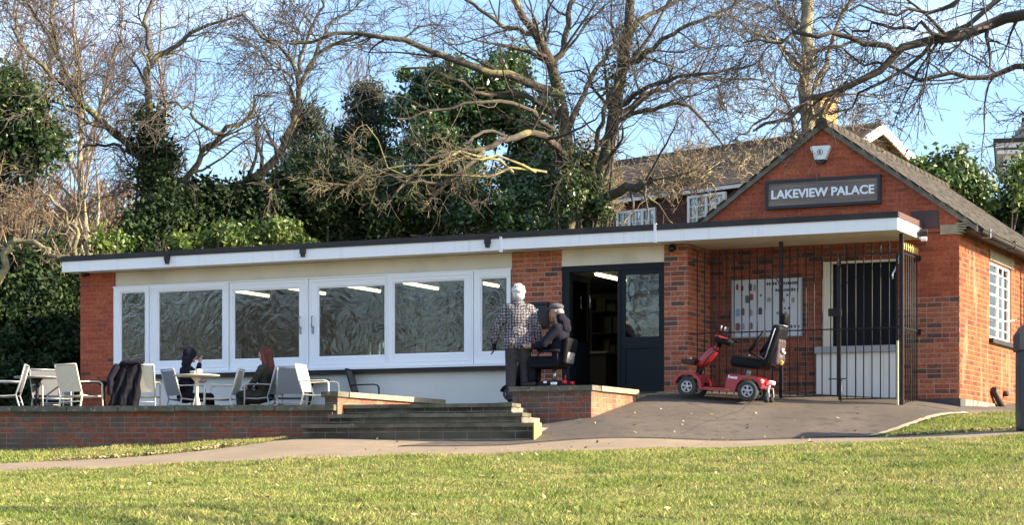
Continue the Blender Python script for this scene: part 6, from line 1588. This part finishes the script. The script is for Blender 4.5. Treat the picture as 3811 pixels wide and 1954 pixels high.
b = MB(); b.tube([(-.10, -.13, .88), (-.12, -.17, 1.04)], .008, 6); b.tube([(-.10, .13, .88), (-.10, .2, 1.03)], .008, 6); b.build('mirror_stalk', m_plast, SC)
b = MB(); b.cbox((-.05, -.18, 1.035), (.02, .10, .07), (0, 0, .5), .009); b.cbox((-.09, .22, 1.04), (.02, .10, .07), (0, 0, -.3), .009); b.build('mirror', m_chrome, SC)
bk = MB(); bk.prism([(-.63, .53), (-.60, .475), (-.44, .475), (-.41, .56), (-.42, .57), (-.45, .49), (-.59, .49), (-.615, .54)], -.15, .15); bk.box((-.61, -.15, .478), (-.43, -.142, .555)); bk.box((-.61, .142, .478), (-.43, .15, .555)); bk.build('basket', M('dark_red_basket', (.055, .016, .014), .6), SC)
o = thing('shopping', 'pale yellow and white shopping in the scooter\'s front basket', 'shopping', SC.location + Vector((-.53, 0, .50)))
soft('bag', [('e', (.03, -.04, .05), (.07, .06, .055)), ('e', (-.04, .03, .045), (.06, .07, .05)), ('c', (.05, -.05, .06), (.08, -.06, .12), .025, .018)], .010, M('yellow_wrap', (.55, .45, .16), .5, (.60, .58, .52), scale=12), o, 2)
b = MB(); b.tube([(-.09, -.05, .80), (-.16, -.07, .70), (-.26, -.07, .56), (-.33, -.05, .44)], .006, 5); b.tube([(-.09, .05, .80), (-.15, .08, .71), (-.25, .08, .57), (-.33, .05, .44)], .006, 5); b.build('cable', m_plast, SC)
b = MB(); b.tube([(.36, 0, .36), (.38, 0, .50)], .035, 10); b.build('seat_post', m_alloy, SC)
b = MB(); b.cbox((.39, 0, .56), (.50, .46, .15), (0, .04, 0), .055); b.build('seat', m_vinyl, SC)
b = MB(); b.cbox((.725, 0, .83), (.15, .46, .62), (0, .25, 0), .055); b.build('backrest', m_vinyl, SC)
b = MB(); b.tube([(.665, -.232, .64), (.775, -.232, 1.08)], .009, 6); b.build('piping', M('grey_piping', (.35, .36, .37), .4), SC)
b = MB(); b.cbox((.84, 0, 1.225), (.10, .25, .16), (0, .12, 0), .035); b.build('headrest', m_vinyl, SC)
b = MB(); b.tube([(.80, -.06, 1.08), (.83, -.06, 1.17)], .01, 6); b.tube([(.80, .06, 1.08), (.83, .06, 1.17)], .01, 6); b.cbox((.81, 0, 1.135), (.10, .2, .02)); b.build('headrest_post', m_alloy, SC)
for s in (-1, 1):
    b = MB(); b.tube([(.44, s * .27, .73), (.50, s * .27, .82), (.63, s * .27, 1.03)], [.03, .036, .026], 8, flat=.8); b.tube([(.66, s * .26, .62), (.46, s * .27, .70), (.44, s * .27, .74)], .013, 6); b.build('armrest', m_vinyl, SC)
    b = MB(); b.ball((.445, s * .275, .745), .018); b.ball((.44, s * .275, .665), .016); b.build('armrest_bolt', m_alloy, SC)
for s in (-1, 1):
    b = MB(); b.cbox((.635, s * .2, .30), (.05, .08, .075), (0, .5, 0), .015); b.build('tail_light', M('tail_light', (.75, .45, .40), .2), SC)
b = MB(); b.cbox((.745, -.05, .30), (.09, .10, .06), (0, .2, 0), .02); b.build('rear_reflector', m_white, SC)
b = MB(); b.tube([(.60, -.12, .20), (.72, -.12, .22), (.74, -.12, .10), (.70, -.12, .06)], .012, 6); b.tube([(.60, .12, .20), (.72, .12, .22), (.74, .12, .10), (.70, .12, .06)], .012, 6); b.tube([(.735, -.12, .26), (.70, -.12, .10)], .016, 6); b.build('anti_tip_bar', m_alloy, SC)
for s in (-1, 1):
    b = MB(); m = Matrix.Translation((.705, s * .12, .045)) @ Matrix.Rotation(R_(90), 4, 'X'); b.lathe([(0, -.015), (.04, -.015), (.04, .015), (0, .015)], 14, m); b.build('anti_tip_wheel', m_tyre, SC)
b = MB()   # script badge: a short white swash with illegible strokes
for k, (x, h) in enumerate(((.155, .045), (.185, .028), (.205, .022), (.225, .026), (.25, .022), (.27, .025))): b.box((x, -W_ - .003, .318 - k * .001), (x + .016, -W_ - .001, .318 + h))
b.box((.150, -W_ - .003, .338), (.295, -W_ - .001, .344)); b.build('badge', m_letter, SC)
b = MB(); b.box((.115, -.272, .145), (.19, -.2702, .152)); b.build('side_reflector', M('amber', (.7, .25, .02), .4), SC)
o = thing('carrier_bag', 'brown-pink bag hung behind the red scooter\'s seat', 'bag', SC.location + Vector((.85, 0, .42)))
soft('bag_body', [('c', (-.05 + .06 * k, sy_ * .12, .10 + .0 * k), (-.005 + .05 * k, sy_ * .11, .40), .05, .045) for k in (0, 1) for sy_ in (-1, 0, 1)] + [('e', (.05, 0, .16), (.055, .12, .09)), ('c', (.0, -.1, .44), (.0, .1, .44), .03, .03)], .011, M('brown_pink_bag', (.075, .045, .048), .6, (.04, .024, .026), scale=10, bump=.4), o, 2)
b = MB(); b.cbox((.09, -.05, .28), (.03, .06, .04), (0, .4, 0), .008); b.cbox((.10, -.03, .24), (.05, .05, .03), (0, .3, 0), .008); b.build('buckle', m_white, o)
b = MB(); b.cbox((.07, -.06, .10), (.06, .08, .06), (0, .6, .2), .01); b.build('tag', M('yellow_tag', (.6, .42, .05), .5), o)

# ---- the rider's black scooter on the landing
p = at(2012, 1480, 31.9); gzl = landing_z(p.x, p.y)
S2 = thing('mobility_scooter', 'black mobility scooter on the landing carrying the person in the cap', 'mobility scooter', (p.x, p.y, gzl + .004), R_(3))
for s in (-1, 1):
    wheel(S2, (-.42, s * .20, .098), .098, .07); wheel(S2, (.30, s * .22, .11), .11, .08)
b = MB(); b.cbox((-.06, 0, .15), (.62, .42, .06), None, .02); b.build('deck', m_plast, S2)
b = MB(); b.prism([(.02, .17), (.06, .27), (.36, .285), (.46, .22), (.45, .15)], -.22, .22); b.build('rear_body', m_plast, S2)
b = MB(); b.prism(arc(-.42, .098, .14, 165, 10, 10) + arc(-.42, .098, .115, 10, 165, 10), -.25, .25); b.build('front_fender', m_plast, S2)
b = MB(); b.tube([(-.38, 0, .2), (-.33, 0, .5), (-.26, 0, .72)], [.05, .045, .035], 10); b.build('tiller', m_plast, S2)
b = MB(); b.cbox((-.24, 0, .77), (.15, .22, .07), (0, .3, 0), .02); b.tube([(-.2, -.28, .80), (-.24, -.1, .79), (-.24, .1, .79), (-.2, .28, .80)], .014, 6); b.build('handlebar', m_plast, S2)
b = MB(); b.box((-.20, -.05, .80), (-.14, .05, .812)); b.build('control_light', M('red_plastic', (.5, .02, .03), .3), S2)
b = MB(); b.tube([(.22, 0, .27), (.22, 0, .47)], .03, 10); b.build('seat_post', M('brass_post', (.45, .40, .28), .3, metal=.8), S2)
b = MB(); b.cbox((.12, 0, .51), (.46, .44, .08), None, .035); b.build('seat', m_vinyl, S2)
b = MB(); b.cbox((.455, 0, .72), (.085, .42, .40), (0, .16, 0), .04); b.build('backrest', m_vinyl, S2)
b = MB(); b.cbox((.49, -.02, .82), (.02, .10, .09), (0, .2, 0), .008); b.build('maker_plate', m_white, S2)
b = MB(); b.cbox((.48, -.03, .62), (.05, .26, .17), (0, .2, 0), .03); b.cbox((.50, -.03, .62), (.04, .14, .09), (0, .2, 0), .02); b.build('seat_pouch', M('grey_pouch', (.28, .27, .26), .5, (.10, .10, .10), scale=16), S2)
for s in (-1, 1):
    b = MB(); b.tube([(.40, s * .26, .72), (.12, s * .26, .72)], .022, 8); b.tube([(.36, s * .26, .72), (.36, s * .25, .52)], .012, 6); b.build('armrest', m_vinyl, S2)
for s in (-1, 1):
    b = MB(); b.cbox((.44, s * .16, .26), (.05, .09, .05), None, .01); b.build('tail_light', M('red_lens', (.55, .02, .04), .25), S2)
b = MB(); b.tube([(.43, -.12, .26), (.44, -.12, .37)], .008, 6); b.build('marker_stick', MATS['red_lens'], S2)
b = MB(); b.cbox((.30, -.24, .24), (.10, .02, .04), None, .008); b.cbox((.16, -.23, .26), (.05, .02, .03), None, .006); b.build('side_trim', m_white, S2)
seated('person', 'person in grey flat cap and dark hooded jacket riding the black scooter', S2.location + Vector((.31, 0, .0)), R_(183), m_navy, flat_cap,
       [(-1, (.16, -.26, .82), (.36, -.20, .79), (1, .1, .1), (0, .3, 1)), (1, (.16, .26, .82), (.36, .20, .79), (1, -.1, .1), (0, -.3, 1))], .56, .03, 0, .16, m_blackc, False, .40, (.40, .24), 1.0)
# ================================================================== GRASS AND FALLEN LEAVES
r = np.random.default_rng(91)
def blades(n, u, d, hgt, wid, mat, name, label, cat):
    p = CAM + d[:, None] * FW + u[:, None] * RT; z = gz_ud(u, d)
    B = np.c_[p, z]
    an = r.random(n) * 2 * np.pi; sd = np.c_[np.cos(an), np.sin(an), np.zeros(n)]
    ln = r.normal(size=(n, 2)) * .5; tip = np.c_[ln, np.ones(n)]; tip /= np.linalg.norm(tip, axis=1, keepdims=True)
    k_ = .75 + .45 * np.sin(u * 2.3 + 1.7 * np.sin(d * 1.1)) * np.sin(d * 2.9 + 1.3 * np.sin(u * 1.7))
    h = hgt * k_[:, None] * (.5 + r.random((n, 1)) * .9); w = wid * (.6 + .8 * r.random((n, 1)))
    V = np.stack([B - sd * w, B + sd * w, B + tip * h * .6 + sd * w * .7, B + tip * h + np.c_[ln, np.zeros(n)] * h * .3], 1).reshape(-1, 3)
    i = np.arange(n)[:, None] * 4
    o = link(name, mesh_np(name, V, np.concatenate([i, i + 1, i + 2, i + 3], 1), None, mat)); tag(o, label, cat, None, 'stuff')
    return o
m_blade = M('grass_blade', (.220, .268, .058), .8, (.35, .332, .112), scale=.8, rand=.6, trans=.35, lo=.36, hi=.64, c3=(.13, .185, .040), s3=2.6, f3=(.5, .66))
def patchy(n, u0, u1, d0, d1):
    d = np.sqrt(r.random(n) * (d1 ** 2 - d0 ** 2) + d0 ** 2); u = (r.random(n) * 2 - 1) * (.262 * d + 1.4) + .5
    return u, d
n = 430000
u, d = patchy(n, 0, 0, 13.0, 27.05)
blades(n, u, d, .050, .0042, m_blade, 'lawn_grass', 'short sunlit lawn grass below the path', 'grass')
# verge under the terrace wall and the triangle on the right
n = 26000
px = r.random(n) * 1500 - 430; lo = np.interp(px, [-430, 0, 400, 800, 1040], [28.3, 28.35, 28.45, 28.95, 29.6]); hi = np.interp(px, [-430, 0, 500, 900, 1060], [31.9, 31.5, 30.85, 30.25, 29.95])
d = lo + r.random(n) * (hi - lo); u = (px - HX) / FPX * d
blades(n, u, d, .055, .005, m_blade, 'verge_grass', 'strip of grass at the foot of the terrace wall', 'grass')
n = 40000
px = 3245 + r.random(n) * 1700; lo = np.full(n, 28.38); hi = np.interp(px, [3245, 3420, 3600, 3811, 4400, 5000], [28.5, 29.7, 30.95, 32.2, 33.5, 34])
d = lo + r.random(n) * (hi - lo); u = (px - HX) / FPX * d
blades(n, u, d, .045, .005, m_blade, 'corner_grass', 'triangle of grass beside the ramp at the right edge', 'grass')
# dead leaves
n = 520
u, d = patchy(n, 0, 0, 14, 27)
k = 500
px = 200 + r.random(k) * 700; dd = np.interp(px, [0, 400, 800, 1040], [28.35, 28.5, 29.0, 29.6]) + np.abs(r.normal(size=k)) * .10
u = np.concatenate([u, (px - HX) / FPX * dd]); d = np.concatenate([d, dd]); 
px = 3300 + r.random(250) * 480; dd = 28.45 + np.abs(r.normal(size=250)) * .08; u = np.concatenate([u, (px - HX) / FPX * dd]); d = np.concatenate([d, dd]); px = 1300 + r.random(110) * 2000; dd = 27.2 + r.random(110) * 3.2; u = np.concatenate([u, (px - HX) / FPX * dd]); d = np.concatenate([d, dd]); n = len(u)
p = CAM + d[:, None] * FW + u[:, None] * RT; C_ = np.c_[p, gz_ud(u, d) + .03]
N_ = nrm(r.normal(size=(n, 3)) * .5 + np.array([0, 0, 1])); a = nrm(np.cross(N_, r.normal(size=(n, 3)))); b_ = np.cross(N_, a); s = (.014 + .024 * r.random((n, 1)))
V = np.stack([C_ - a * s, C_ + b_ * s * .6, C_ + a * s + N_ * s * .3, C_ - b_ * s * .6], 1).reshape(-1, 3)
o = link('fallen_leaves', mesh_np('fallen_leaves', V, np.arange(n * 4).reshape(-1, 4), None, M('dead_leaf', (.46, .36, .20), .8, (.26, .17, .09), scale=7, rand=.4)))
tag(o, 'dry tan leaves scattered on the lawn', 'leaves', None, 'stuff')
